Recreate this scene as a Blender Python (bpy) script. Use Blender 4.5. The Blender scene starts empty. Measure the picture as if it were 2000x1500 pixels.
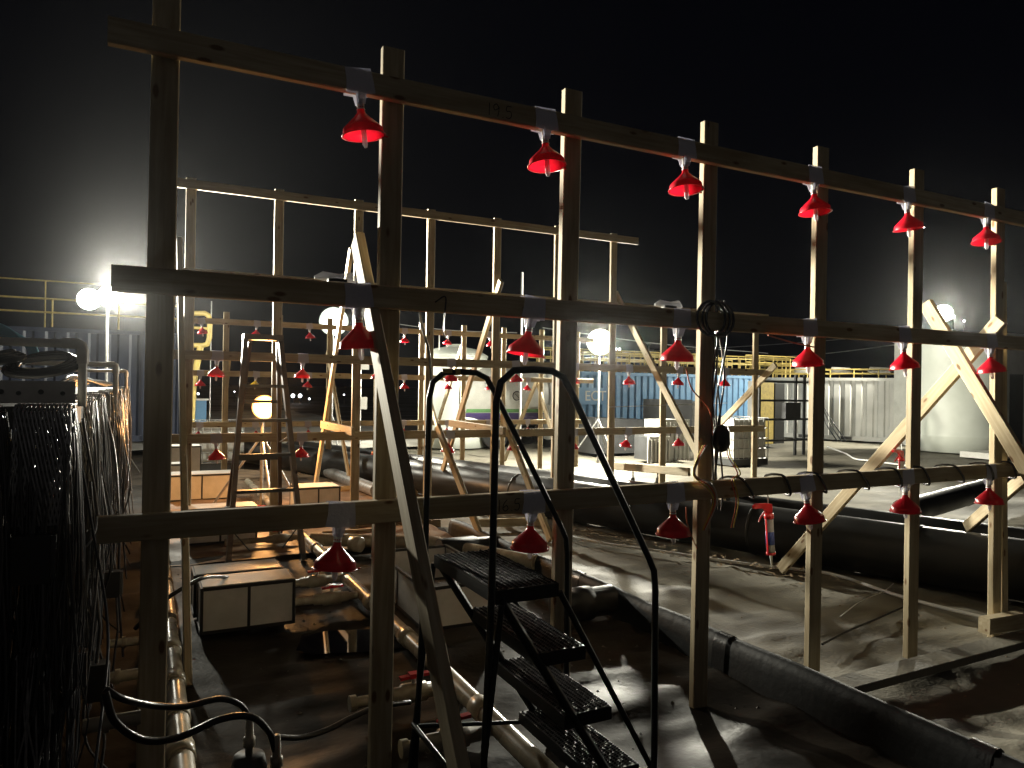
import bpy, math, random
import numpy as np
from mathutils import Vector, Matrix
random.seed(7)
S = bpy.context.scene
COL = S.collection
R = math.radians

# ------------------------------------------------------------------ camera
CAMZ = 1.55
YAW, PITCH, ROLL, FPX = R(26.9), R(0.25), R(0.85), 1420.0
f0 = Vector((math.sin(YAW), math.cos(YAW), 0)); r0 = Vector((math.cos(YAW), -math.sin(YAW), 0)); up = Vector((0, 0, 1))
fw = (f0*math.cos(PITCH) + up*math.sin(PITCH)).normalized()
v0 = (up*math.cos(PITCH) - f0*math.sin(PITCH)).normalized()
rt = r0*math.cos(ROLL) + v0*math.sin(ROLL)
vt = v0*math.cos(ROLL) - r0*math.sin(ROLL)
CAM = Vector((0, 0, CAMZ))
cd = bpy.data.cameras.new("camera"); cam = bpy.data.objects.new("camera", cd); COL.objects.link(cam)
cam.matrix_world = Matrix(((rt.x, vt.x, -fw.x, CAM.x), (rt.y, vt.y, -fw.y, CAM.y), (rt.z, vt.z, -fw.z, CAM.z), (0, 0, 0, 1)))
cd.sensor_width = 36; cd.lens = 36*FPX/2000; cd.clip_end = 1500; cd.clip_start = 0.02
S.camera = cam
def P(x, y, X=None, Y=None, Z=None, D=None):
    """world point seen at photo position (x, y), on one given plane"""
    d = fw + rt*((x-1000)/FPX) + vt*((750-y)/FPX)
    if X is not None: s = X/d.x
    elif Y is not None: s = Y/d.y
    elif Z is not None: s = (Z-CAMZ)/d.z
    else: s = D
    return CAM + d*s

# ------------------------------------------------------------------ world and exposure
S.view_settings.view_transform = 'Standard'; S.view_settings.look = 'None'; S.view_settings.gamma = 1
S.view_settings.exposure = 0
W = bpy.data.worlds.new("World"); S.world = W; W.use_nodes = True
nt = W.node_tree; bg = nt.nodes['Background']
tc = nt.nodes.new('ShaderNodeTexCoord')
vm = nt.nodes.new('ShaderNodeVectorMath'); vm.operation = 'DOT_PRODUCT'
gd = Vector((-0.35, -0.93, 0.15)).normalized()      # added fill glow behind the camera, brightens the front faces
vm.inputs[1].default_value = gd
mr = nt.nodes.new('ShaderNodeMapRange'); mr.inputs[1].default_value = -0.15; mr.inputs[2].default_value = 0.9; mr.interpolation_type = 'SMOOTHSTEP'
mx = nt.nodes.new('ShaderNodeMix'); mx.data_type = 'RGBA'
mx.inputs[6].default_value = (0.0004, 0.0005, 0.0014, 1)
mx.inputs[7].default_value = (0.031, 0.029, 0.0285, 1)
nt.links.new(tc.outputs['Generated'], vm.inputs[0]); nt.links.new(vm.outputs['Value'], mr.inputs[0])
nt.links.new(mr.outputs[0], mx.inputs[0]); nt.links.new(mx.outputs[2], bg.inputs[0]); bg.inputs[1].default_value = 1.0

cy = S.cycles
cy.max_bounces = 6; cy.diffuse_bounces = 3; cy.glossy_bounces = 3; cy.transmission_bounces = 4; cy.volume_bounces = 0; cy.transparent_max_bounces = 8
cy.sample_clamp_indirect = 2.0; cy.caustics_reflective = False; cy.caustics_refractive = False
cy.use_denoising = True

# ------------------------------------------------------------------ materials
def nodes(m): return m.node_tree.nodes, m.node_tree.links
def mat(name, c, rough=0.6, metal=0.0, spec=0.5, var=0.0, vscale=6.0, bump=0.0, bscale=30.0, coat=0.0, stretch=(1, 1, 1), c2=None, rvar=0.0, objrand=0.0):
    m = bpy.data.materials.new(name); m.use_nodes = True
    N, L = nodes(m); b = N['Principled BSDF']
    b.inputs['Base Color'].default_value = (*c, 1); b.inputs['Roughness'].default_value = rough
    b.inputs['Metallic'].default_value = metal; b.inputs['Specular IOR Level'].default_value = spec
    b.inputs['Coat Weight'].default_value = coat; b.inputs['Coat Roughness'].default_value = 0.1
    t = N.new('ShaderNodeTexCoord'); mp = N.new('ShaderNodeMapping'); mp.inputs['Scale'].default_value = stretch
    oi = N.new('ShaderNodeObjectInfo'); ad = N.new('ShaderNodeVectorMath'); ad.operation = 'ADD'
    sc_ = N.new('ShaderNodeVectorMath'); sc_.operation = 'SCALE'; sc_.inputs[0].default_value = (37, 11, 23)
    L.new(oi.outputs['Random'], sc_.inputs['Scale']); L.new(t.outputs['Object'], ad.inputs[0]); L.new(sc_.outputs[0], ad.inputs[1])
    L.new(ad.outputs[0], mp.inputs[0])
    if var > 0 or c2:
        n = N.new('ShaderNodeTexNoise'); n.inputs['Scale'].default_value = vscale; n.inputs['Detail'].default_value = 6; n.inputs['Roughness'].default_value = 0.62
        L.new(mp.outputs[0], n.inputs['Vector'])
        cr = N.new('ShaderNodeValToRGB'); a = c2 or tuple(v*(1-var) for v in c); z = c if c2 else tuple(min(1, v*(1+var)) for v in c)
        cr.color_ramp.elements[0].position = 0.32; cr.color_ramp.elements[1].position = 0.68
        cr.color_ramp.elements[0].color = (*a, 1); cr.color_ramp.elements[1].color = (*z, 1)
        L.new(n.outputs[0], cr.inputs[0]); out = cr.outputs[0]
        if objrand > 0:
            hs = N.new('ShaderNodeHueSaturation'); mm = N.new('ShaderNodeMapRange'); mm.inputs[3].default_value = 1-objrand; mm.inputs[4].default_value = 1+objrand
            L.new(oi.outputs['Random'], mm.inputs[0]); L.new(mm.outputs[0], hs.inputs['Value']); L.new(out, hs.inputs['Color']); out = hs.outputs[0]
        L.new(out, b.inputs['Base Color'])
        if rvar > 0:
            rm = N.new('ShaderNodeMapRange'); rm.inputs[3].default_value = max(0.02, rough-rvar); rm.inputs[4].default_value = min(1, rough+rvar)
            rm.inputs[1].default_value = 0.35; rm.inputs[2].default_value = 0.65
            n3 = N.new('ShaderNodeTexNoise'); n3.inputs['Scale'].default_value = vscale*0.6; n3.inputs['Detail'].default_value = 4
            L.new(mp.outputs[0], n3.inputs['Vector']); L.new(n3.outputs[0], rm.inputs[0]); L.new(rm.outputs[0], b.inputs['Roughness'])
    if bump > 0:
        n2 = N.new('ShaderNodeTexNoise'); n2.inputs['Scale'].default_value = bscale; n2.inputs['Detail'].default_value = 5
        L.new(mp.outputs[0], n2.inputs['Vector'])
        bp = N.new('ShaderNodeBump'); bp.inputs['Strength'].default_value = bump; bp.inputs['Distance'].default_value = 0.01
        L.new(n2.outputs[0], bp.inputs['Height']); L.new(bp.outputs[0], b.inputs['Normal'])
    return m

def wood_mat(name, light, dark, knot=(0.16, 0.085, 0.035)):
    m = bpy.data.materials.new(name); m.use_nodes = True
    N, L = nodes(m); b = N['Principled BSDF']; b.inputs['Roughness'].default_value = 0.72; b.inputs['Specular IOR Level'].default_value = 0.3
    t = N.new('ShaderNodeTexCoord'); oi = N.new('ShaderNodeObjectInfo')
    sc_ = N.new('ShaderNodeVectorMath'); sc_.operation = 'SCALE'; sc_.inputs[0].default_value = (7, 13, 29); L.new(oi.outputs['Random'], sc_.inputs['Scale'])
    ad = N.new('ShaderNodeVectorMath'); ad.operation = 'ADD'; L.new(t.outputs['Object'], ad.inputs[0]); L.new(sc_.outputs[0], ad.inputs[1])
    mp = N.new('ShaderNodeMapping'); mp.inputs['Scale'].default_value = (26, 26, 1.3); L.new(ad.outputs[0], mp.inputs[0])
    n = N.new('ShaderNodeTexNoise'); n.inputs['Scale'].default_value = 2.2; n.inputs['Detail'].default_value = 7; n.inputs['Distortion'].default_value = 0.7
    L.new(mp.outputs[0], n.inputs['Vector'])
    cr = N.new('ShaderNodeValToRGB'); cr.color_ramp.elements[0].position = 0.33; cr.color_ramp.elements[1].position = 0.66
    cr.color_ramp.elements[0].color = (*dark, 1); cr.color_ramp.elements[1].color = (*light, 1); L.new(n.outputs[0], cr.inputs[0])
    # blotches of weather and dirt
    mp2 = N.new('ShaderNodeMapping'); mp2.inputs['Scale'].default_value = (6, 6, 1.6); L.new(ad.outputs[0], mp2.inputs[0])
    n2 = N.new('ShaderNodeTexNoise'); n2.inputs['Scale'].default_value = 1.6; n2.inputs['Detail'].default_value = 6; L.new(mp2.outputs[0], n2.inputs['Vector'])
    c2 = N.new('ShaderNodeValToRGB'); c2.color_ramp.elements[0].position = 0.3; c2.color_ramp.elements[1].position = 0.62
    c2.color_ramp.elements[0].color = (0.68, 0.64, 0.58, 1); c2.color_ramp.elements[1].color = (1, 1, 1, 1); L.new(n2.outputs[0], c2.inputs[0])
    mu = N.new('ShaderNodeMix'); mu.data_type = 'RGBA'; mu.blend_type = 'MULTIPLY'; mu.inputs[0].default_value = 1
    L.new(cr.outputs[0], mu.inputs[6]); L.new(c2.outputs[0], mu.inputs[7])
    # knots
    mp3 = N.new('ShaderNodeMapping'); mp3.inputs['Scale'].default_value = (14, 14, 5.5); L.new(ad.outputs[0], mp3.inputs[0])
    vo = N.new('ShaderNodeTexVoronoi'); vo.inputs['Scale'].default_value = 1.0; L.new(mp3.outputs[0], vo.inputs['Vector'])
    c3 = N.new('ShaderNodeValToRGB'); c3.color_ramp.elements[0].position = 0.10; c3.color_ramp.elements[1].position = 0.17
    c3.color_ramp.elements[0].color = (1, 1, 1, 1); c3.color_ramp.elements[1].color = (0, 0, 0, 1); L.new(vo.outputs['Distance'], c3.inputs[0])
    mk = N.new('ShaderNodeMix'); mk.data_type = 'RGBA'; L.new(c3.outputs[0], mk.inputs[0]); L.new(mu.outputs[2], mk.inputs[6]); mk.inputs[7].default_value = (*knot, 1)
    hs = N.new('ShaderNodeHueSaturation'); mm = N.new('ShaderNodeMapRange'); mm.inputs[3].default_value = 0.82; mm.inputs[4].default_value = 1.12
    L.new(oi.outputs['Random'], mm.inputs[0]); L.new(mm.outputs[0], hs.inputs['Value']); L.new(mk.outputs[2], hs.inputs['Color'])
    L.new(hs.outputs[0], b.inputs['Base Color'])
    bp = N.new('ShaderNodeBump'); bp.inputs['Strength'].default_value = 0.25; bp.inputs['Distance'].default_value = 0.002
    L.new(n.outputs[0], bp.inputs['Height']); L.new(bp.outputs[0], b.inputs['Normal'])
    return m

def thin_plastic(name, c, trans=0.45, rough=0.28, tcol=None):
    m = bpy.data.materials.new(name); m.use_nodes = True
    N, L = nodes(m); b = N['Principled BSDF']; b.inputs['Base Color'].default_value = (*c, 1); b.inputs['Roughness'].default_value = rough
    b.inputs['Coat Weight'].default_value = 0.3
    n = N.new('ShaderNodeTexNoise'); n.inputs['Scale'].default_value = 25; n.inputs['Detail'].default_value = 5
    t = N.new('ShaderNodeTexCoord'); L.new(t.outputs['Object'], n.inputs['Vector'])
    cr = N.new('ShaderNodeValToRGB'); cr.color_ramp.elements[0].position = 0.3; cr.color_ramp.elements[1].position = 0.6
    cr.color_ramp.elements[0].color = (c[0]*0.6, c[1]*0.7, c[2]*0.7, 1); cr.color_ramp.elements[1].color = (*c, 1)
    L.new(n.outputs[0], cr.inputs[0]); L.new(cr.outputs[0], b.inputs['Base Color'])
    tr = N.new('ShaderNodeBsdfTranslucent'); tr.inputs['Color'].default_value = (*(tcol or c), 1)
    ms = N.new('ShaderNodeMixShader'); ms.inputs[0].default_value = trans
    L.new(b.outputs[0], ms.inputs[1]); L.new(tr.outputs[0], ms.inputs[2]); L.new(ms.outputs[0], N['Material Output'].inputs['Surface'])
    return m
def clear_plastic(name, c, op=0.45, rough=0.15):
    m = bpy.data.materials.new(name); m.use_nodes = True
    N, L = nodes(m); b = N['Principled BSDF']; b.inputs['Base Color'].default_value = (*c, 1); b.inputs['Roughness'].default_value = rough
    b.inputs['Specular IOR Level'].default_value = 0.8
    n = N.new('ShaderNodeTexNoise'); n.inputs['Scale'].default_value = 60; t = N.new('ShaderNodeTexCoord'); L.new(t.outputs['Object'], n.inputs['Vector'])
    bp = N.new('ShaderNodeBump'); bp.inputs['Strength'].default_value = 0.5; bp.inputs['Distance'].default_value = 0.01
    L.new(n.outputs[0], bp.inputs['Height']); L.new(bp.outputs[0], b.inputs['Normal'])
    tr = N.new('ShaderNodeBsdfTransparent'); ms = N.new('ShaderNodeMixShader'); ms.inputs[0].default_value = op
    L.new(tr.outputs[0], ms.inputs[1]); L.new(b.outputs[0], ms.inputs[2]); L.new(ms.outputs[0], N['Material Output'].inputs['Surface'])
    return m
def emit(name, c, s):
    m = bpy.data.materials.new(name); m.use_nodes = True
    N, L = nodes(m); N.remove(N['Principled BSDF']); e = N.new('ShaderNodeEmission'); e.inputs[0].default_value = (*c, 1); e.inputs[1].default_value = s
    L.new(e.outputs[0], N['Material Output'].inputs['Surface']); return m
def emit_bloom(name, c, s, rad, rimc):
    # oversized lamp face, emission and colour fade to the rim to imitate bloom
    m = emit(name, c, s); N, L = nodes(m); e = N['Emission']; t = N.new('ShaderNodeTexCoord'); ln = N.new('ShaderNodeVectorMath'); ln.operation = 'LENGTH'
    L.new(t.outputs['Object'], ln.inputs[0]); a = N.new('ShaderNodeMapRange'); a.inputs[1].default_value = 0; a.inputs[2].default_value = rad; a.inputs[3].default_value = 1; a.inputs[4].default_value = 0
    L.new(ln.outputs['Value'], a.inputs[0]); p = N.new('ShaderNodeMath'); p.operation = 'POWER'; p.inputs[1].default_value = 1.8; L.new(a.outputs[0], p.inputs[0])
    q = N.new('ShaderNodeMath'); q.operation = 'MULTIPLY'; q.inputs[1].default_value = s; L.new(p.outputs[0], q.inputs[0]); L.new(q.outputs[0], e.inputs[1])
    mc = N.new('ShaderNodeMix'); mc.data_type = 'RGBA'; mc.inputs[6].default_value = (*rimc, 1); mc.inputs[7].default_value = (*c, 1); L.new(p.outputs[0], mc.inputs[0]); L.new(mc.outputs[2], e.inputs[0]); return m

M = dict(
    wood=wood_mat('sawn_pine', (0.57, 0.49, 0.33), (0.43, 0.345, 0.215)),
    woodg=wood_mat('weathered_pine', (0.40, 0.30, 0.18), (0.24, 0.17, 0.10)),
    red=thin_plastic('red_plastic', (0.60, 0.008, 0.025), 0.30, tcol=(0.62, 0.006, 0.02)),
    yellow=thin_plastic('yellow_plastic', (0.75, 0.5, 0.02), 0.45),
    tape=clear_plastic('clear_tape', (0.8, 0.8, 0.92), 0.62),
    clear=clear_plastic('clear_tube', (0.85, 0.85, 0.88), 0.6, 0.05),
    wrap=mat('white_wrap', (0.7, 0.7, 0.68), 0.35, var=0.15, vscale=40, bump=0.5, bscale=70),
    pvc=mat('cream_pvc', (0.50, 0.45, 0.34), 0.28, var=0.25, vscale=5, c2=(0.20, 0.165, 0.11), rvar=0.12),
    pvcw=mat('grey_white_pvc', (0.72, 0.70, 0.64), 0.35, var=0.2, vscale=8, c2=(0.45, 0.42, 0.37)),
    hdpe=mat('black_hdpe', (0.008, 0.0085, 0.009), 0.42, spec=0.3, var=0.4, vscale=3, c2=(0.017, 0.016, 0.014), rvar=0.13, bump=0.15, bscale=8),
    rubber=mat('black_rubber', (0.012, 0.012, 0.013), 0.28, bump=0.2, bscale=60),
    cable=mat('glossy_black_cable', (0.06, 0.06, 0.066), 0.26, metal=0.25, spec=0.8),
    sleeve=mat('braided_sleeve', (0.38, 0.38, 0.39), 0.3, metal=0.6, spec=0.8, var=0.3, vscale=50),
    kerb=mat('black_kerb_sheet', (0.007, 0.0075, 0.008), 0.6, spec=0.18, var=0.3, vscale=5, bump=0.3, bscale=20),
    steel=mat('dark_painted_steel', (0.02, 0.024, 0.027), 0.35, metal=0.4, var=0.3, vscale=30, bump=0.1, bscale=90),
    grip=mat('worn_steel_grating', (0.011, 0.011, 0.012), 0.4, metal=0.3, var=0.4, vscale=40),
    galv=mat('galvanised_steel', (0.45, 0.45, 0.44), 0.4, metal=0.8, var=0.25, vscale=20),
    white=mat('white_paint', (0.68, 0.68, 0.64), 0.45, var=0.12, vscale=3, c2=(0.5, 0.5, 0.46), rvar=0.1),
    panel=mat('cream_panel', (0.68, 0.67, 0.64), 0.5, vscale=5, c2=(0.52, 0.51, 0.47), rvar=0.15, bump=0.1),
    trim=mat('black_angle_trim', (0.012, 0.012, 0.012), 0.45),
    blue=mat('blue_paint', (0.13, 0.29, 0.48), 0.5, vscale=2, c2=(0.08, 0.20, 0.36)),
    navy=mat('navy_paint', (0.03, 0.042, 0.08), 0.5, vscale=2, c2=(0.018, 0.027, 0.055)),
    grey=mat('grey_paint', (0.56, 0.56, 0.53), 0.5, vscale=1.5, c2=(0.40, 0.40, 0.38)),
    dgrey=mat('charcoal_metal', (0.05, 0.052, 0.055), 0.5, vscale=4, c2=(0.03, 0.03, 0.03)),
    rail=mat('yellow_paint', (0.55, 0.42, 0.11), 0.5, vscale=12, c2=(0.36, 0.27, 0.09)),
    tank=mat('tank_polyethylene', (0.76, 0.80, 0.73), 0.5, vscale=1.2, c2=(0.62, 0.66, 0.59)),
    green=mat('green_stripe', (0.10, 0.24, 0.09), 0.5, var=0.1), purple=mat('purple_stripe', (0.07, 0.05, 0.17), 0.5, var=0.1),
    fibre=mat('fibreglass_rail', (0.075, 0.035, 0.016), 0.4, var=0.3, vscale=15),
    orange=mat('orange_wire', (0.55, 0.12, 0.04), 0.4), ywire=mat('yellow_wire', (0.6, 0.5, 0.08), 0.4), wwire=mat('white_wire', (0.6, 0.6, 0.58), 0.4),
    bhose=mat('pale_blue_hose', (0.10, 0.28, 0.42), 0.3),
    gun=mat('red_enamel', (0.5, 0.015, 0.02), 0.3, coat=0.4, var=0.1), cart=mat('cartridge_label', (0.42, 0.42, 0.44), 0.35, var=0.15, vscale=20),
    ink=mat('marker_ink', (0.01, 0.01, 0.012), 0.6), label=mat('blue_print', (0.04, 0.07, 0.3), 0.4),
    tarp=mat('geotextile_fabric', (0.20, 0.185, 0.145), 0.72, spec=0.3, vscale=1.3, c2=(0.11, 0.10, 0.08), bump=0.35, bscale=45, rvar=0.12),
    liner=mat('wet_black_liner', (0.034, 0.027, 0.020), 0.55, spec=0.09, vscale=1.6, c2=(0.015, 0.013, 0.011), rvar=0.2, bump=0.25, bscale=25),
    mud=mat('warm_pool_tan', (0.26, 0.17, 0.10), 0.5, vscale=2.5, c2=(0.10, 0.07, 0.045), bump=0.5, bscale=14, rvar=0.25),  # lighter tan puts the work lamp's pool of light into the colour
    earth=mat('damp_ground', (0.10, 0.09, 0.075), 0.6, vscale=0.5, c2=(0.05, 0.045, 0.04), bump=0.5, bscale=4, rvar=0.2),
    pale=mat('pale_gravel', (0.48, 0.46, 0.41), 0.85, vscale=0.8, c2=(0.22, 0.21, 0.19), bump=0.6, bscale=6),
    lens=emit_bloom('white_lamp_face', (1.0, 0.98, 0.92), 60, 0.33, (0.85, 0.95, 0.8)), wlens=emit_bloom('warm_lamp_face', (1.0, 0.66, 0.28), 150, 0.17, (1.0, 0.42, 0.10)), dot=emit('distant_lamp_face', (0.9, 0.95, 1.0), 6),
    beac=mat('beacon_orange', (0.6, 0.2, 0.03), 0.4), water=mat('shallow_water', (0.012, 0.012, 0.012), 0.03, spec=0.6),
)

# ------------------------------------------------------------------ builders
WM = {}
def setw(o, mw, parent=None):
    if parent is not None:
        o.parent = parent; o.matrix_basis = WM[parent.name].inverted() @ mw
    else: o.matrix_basis = mw
    WM[o.name] = mw
def tag(o, label, cat=None, group=None, kind=None):
    if label: o['label'] = label
    if cat: o['category'] = cat
    if group: o['group'] = group
    if kind: o['kind'] = kind
    return o
def thing(name, label, cat, loc=(0, 0, 0), group=None):
    o = bpy.data.objects.new(name, None); COL.objects.link(o); o.empty_display_size = 0.1
    setw(o, Matrix.Translation(Vector(loc))); return tag(o, label, cat, group)
class MB:
    def __init__(s): s.v = []; s.f = []; s.sm = []
    def add(s, vs, fs, smooth=False):
        n = len(s.v); s.v += [tuple(p) for p in vs]; s.f += [tuple(i+n for i in q) for q in fs]; s.sm += [smooth]*len(fs); return s
    def box(s, a, b):
        x0, x1 = sorted((a[0], b[0])); y0, y1 = sorted((a[1], b[1])); z0, z1 = sorted((a[2], b[2]))
        return s.add([(x0, y0, z0), (x1, y0, z0), (x1, y1, z0), (x0, y1, z0), (x0, y0, z1), (x1, y0, z1), (x1, y1, z1), (x0, y1, z1)],
                     [(0, 3, 2, 1), (4, 5, 6, 7), (0, 1, 5, 4), (1, 2, 6, 5), (2, 3, 7, 6), (3, 0, 4, 7)])
    def obox(s, p0, p1, w, t, wdir=(1, 0, 0)):
        p0 = Vector(p0); p1 = Vector(p1); z = (p1-p0).normalized(); x = Vector(wdir); x = (x-z*x.dot(z)).normalized(); y = z.cross(x)
        q = [p+x*(a*w/2)+y*(b*t/2) for p in (p0, p1) for a, b in ((-1, -1), (1, -1), (1, 1), (-1, 1))]
        return s.add(q, [(0, 3, 2, 1), (4, 5, 6, 7), (0, 1, 5, 4), (1, 2, 6, 5), (2, 3, 7, 6), (3, 0, 4, 7)])
    def tube(s, pts, r, n=8, cap=True):
        pts = [Vector(p) for p in pts]; rr = r if isinstance(r, (list, tuple)) else [r]*len(pts)
        tang = []
        for i in range(len(pts)):
            a = pts[max(0, i-1)]; b = pts[min(len(pts)-1, i+1)]; tang.append((b-a).normalized())
        ref = Vector((0, 0, 1)) if abs(tang[0].z) < 0.9 else Vector((1, 0, 0))
        x = (ref - tang[0]*ref.dot(tang[0])).normalized(); vs = []
        for p, t, q in zip(pts, tang, rr):
            x = (x - t*x.dot(t)); x = x.normalized() if x.length > 1e-6 else t.orthogonal().normalized()
            y = t.cross(x)
            for k in range(n):
                a = 2*math.pi*k/n; vs.append(p + x*(math.cos(a)*q) + y*(math.sin(a)*q))
        fs = [(i*n+k, i*n+(k+1) % n, (i+1)*n+(k+1) % n, (i+1)*n+k) for i in range(len(pts)-1) for k in range(n)]
        s.add(vs, fs, True)
        if cap and n > 3:
            s.add(vs[:n], [tuple(reversed(range(n)))]); s.add(vs[-n:], [tuple(range(n))])
        return s
    def lathe(s, prof, n=24, o=(0, 0, 0), closed=False):
        o = Vector(o); vs = [o+Vector((r*math.cos(2*math.pi*k/n), r*math.sin(2*math.pi*k/n), z)) for r, z in prof for k in range(n)]
        m = len(prof)
        return s.add(vs, [(i*n+k, i*n+(k+1) % n, (i+1)*n+(k+1) % n, (i+1)*n+k) for i in range(m-1) for k in range(n)], True)
    def build(s, name, m, parent=None, origin=None, M0=None):
        me = bpy.data.meshes.new(name)
        if M0 is None:
            if origin is not None: M0 = Matrix.Translation(Vector(origin))
            elif parent is not None: M0 = WM[parent.name].copy()
            else: M0 = Matrix.Translation(Vector(s.v[0]))
        inv = M0.inverted()
        me.from_pydata([tuple(inv @ Vector(p)) for p in s.v], [], s.f); me.polygons.foreach_set('use_smooth', s.sm); me.materials.append(m); me.update()
        o = bpy.data.objects.new(name, me); COL.objects.link(o); setw(o, M0, parent); return o
def board(name, p0, p1, w=0.089, t=0.038, wdir=(1, 0, 0), parent=None, m=None, bend=0.0):
    """a sawn board with eased edges, its own axes along its length so that the grain follows it"""
    p0 = Vector(p0); p1 = Vector(p1); z = (p1-p0); ln = z.length; z.normalize(); x = Vector(wdir); x = (x-z*x.dot(z)).normalized(); y = z.cross(x)
    M0 = Matrix(((x.x, y.x, z.x, p0.x), (x.y, y.y, z.y, p0.y), (x.z, y.z, z.z, p0.z), (0, 0, 0, 1)))
    c = 0.004; a, b = w/2, t/2
    prof = [(-a+c, -b), (a-c, -b), (a, -b+c), (a, b-c), (a-c, b), (-a+c, b), (-a, b-c), (-a, -b+c)]
    seg = max(1, int(ln/0.35)) if bend else 1; vs = []
    for i in range(seg+1):
        f = i/seg; off = bend*math.sin(math.pi*f)
        vs += [(u+off, v, ln*f) for u, v in prof]
    fs = [(i*8+k, i*8+(k+1) % 8, (i+1)*8+(k+1) % 8, (i+1)*8+k) for i in range(seg) for k in range(8)]
    fs += [tuple(reversed(range(8))), tuple(seg*8+k for k in range(8))]
    me = bpy.data.meshes.new(name); me.from_pydata(vs, [], fs); me.materials.append(m or M['wood']); me.update()
    o = bpy.data.objects.new(name, me); COL.objects.link(o); setw(o, M0, parent); return o
def copy_tree(o, parent=None, mw=None):
    c = o.copy(); COL.objects.link(c); c.parent = parent
    if parent is None and mw is not None: c.matrix_basis = mw; WM[c.name] = mw
    for ch in [k for k in bpy.data.objects if k.parent == o]:
        d = copy_tree(ch, c)
    return c
def smooth(pts, n=8):
    pts = [Vector(p) for p in pts]; out = []
    q = [2*pts[0]-pts[1]] + pts + [2*pts[-1]-pts[-2]]
    for i in range(1, len(q)-2):
        for k in range(n):
            t = k/n; a, b, c, d = q[i-1:i+3]
            out.append(0.5*((2*b)+(c-a)*t+(2*a-5*b+4*c-d)*t*t+(3*b-a-3*c+d)*t**3))
    out.append(pts[-1]); return out
def text_mesh(body, size, name, m, M0, parent, extrude=0.003):
    cu = bpy.data.curves.new(name, 'FONT'); cu.body = body; cu.size = size; cu.extrude = extrude
    tmp = bpy.data.objects.new(name+'_tmp', cu); COL.objects.link(tmp); bpy.context.view_layer.update()
    me = bpy.data.meshes.new_from_object(tmp.evaluated_get(bpy.context.evaluated_depsgraph_get()))
    bpy.data.objects.remove(tmp); me.materials.clear(); me.materials.append(m)
    o = bpy.data.objects.new(name, me); COL.objects.link(o); setw(o, M0, parent); return o
ORD = ['leftmost', 'second', 'third', 'fourth', 'fifth', 'sixth', 'seventh', 'eighth', 'ninth', 'tenth', 'eleventh', 'twelfth']
def nth(k): return 'leftmost' if k == 0 else ORD[k]+' from the left'

# ------------------------------------------------------------------ ground
def vnoise(x, y, seed):
    xi = np.floor(x).astype(int); yi = np.floor(y).astype(int); xf = x-xi; yf = y-yi
    def h(a, b):
        n = (a*374761393 + b*668265263 + seed*1442695041) & 0xffffffff; n = ((n ^ (n >> 13))*1274126177) & 0xffffffff
        return ((n ^ (n >> 16)) & 0xffff)/65535.0
    sx = xf*xf*(3-2*xf); sy = yf*yf*(3-2*yf)
    return (h(xi, yi)*(1-sx)+h(xi+1, yi)*sx)*(1-sy) + (h(xi, yi+1)*(1-sx)+h(xi+1, yi+1)*sx)*sy
def sheet(name, xs, ys, m, hfun, seed=0):
    X, Y = np.meshgrid(xs, ys); Z = hfun(X, Y)
    nx, ny = len(xs), len(ys); v = np.stack([X.ravel(), Y.ravel(), Z.ravel()], 1)
    i = np.arange(nx*(ny-1)).reshape(ny-1, nx)[:, :-1].ravel()
    fs = np.stack([i, i+1, i+nx+1, i+nx], 1)
    me = bpy.data.meshes.new(name); me.from_pydata(v.tolist(), [], fs.tolist()); me.polygons.foreach_set('use_smooth', [True]*len(fs)); me.materials.append(m); me.update()
    o = bpy.data.objects.new(name, me); COL.objects.link(o); tag(o, None, kind='structure'); WM[o.name] = Matrix.Identity(4); return o
def wr(X, Y, ang, sx, sy, seed, p=2.0):
    c, s = math.cos(ang), math.sin(ang); u = (X*c+Y*s); v = (-X*s+Y*c)
    w = u + 0.35*vnoise(u*0.9+5, v*0.9, seed+9)
    n = vnoise(w*sx+13, v*sy+7+0.5*vnoise(u*0.6, v*0.8, seed+3), seed); return (1-np.abs(2*n-1))**p
def h_tarp(X, Y):
    return (0.020*wr(X, Y, 0.12, 0.45, 1.5, 1, 1.6) + 0.020*wr(X, Y, -0.22, 0.35, 4.2, 2, 3) + 0.012*wr(X, Y, 0.35, 0.5, 6.0, 4, 5) + 0.006*wr(X, Y, -0.05, 0.9, 11, 8, 4)
            + 0.018*vnoise(X*0.8, Y*0.8, 5) + 0.0015*vnoise(X*14, Y*14, 6) - 0.055)*np.clip(1.3-Y/40, 0.3, 1)
def h_liner(X, Y):
    return 0.028*wr(X, Y, 0.25, 0.5, 2.3, 11) + 0.018*wr(X, Y, -0.1, 0.6, 4.6, 12, 4) + 0.02*vnoise(X*1.1, Y*1.1, 15) - 0.040
def rng(a, b, st): return np.arange(a, b+st/2, st)
def grow(a, b, st, k=1.03):
    o = [a]
    while o[-1] < b: o.append(o[-1]+st); st *= k
    return np.array(o)
sheet('ground', np.array([-400, -60, -20, 0, 20, 60, 400.]), np.array([-60, 0, 40, 100, 500.]), M['earth'], lambda X, Y: X*0-0.09)
ysh = grow(0.2, 24, 0.035, 1.008)
sheet('containment_liner', rng(-2.5, 2.96, 0.045), ysh, M['liner'], h_liner)
sheet('geotextile_sheet', grow(2.94, 34, 0.04, 1.008), ysh, M['tarp'], h_tarp)
sheet('warm_pool_sheet', grow(0.22, 2.80, 0.05, 1.0), grow(6.7, 13.5, 0.06, 1.0), M['mud'], lambda X, Y: 0.05*vnoise(X*1.3, Y*1.6, 51)+0.02*vnoise(X*5, Y*6, 52)-0.012+0.0*X)  # tan sheet added over the dark liner to strengthen the warm light pool
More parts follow.
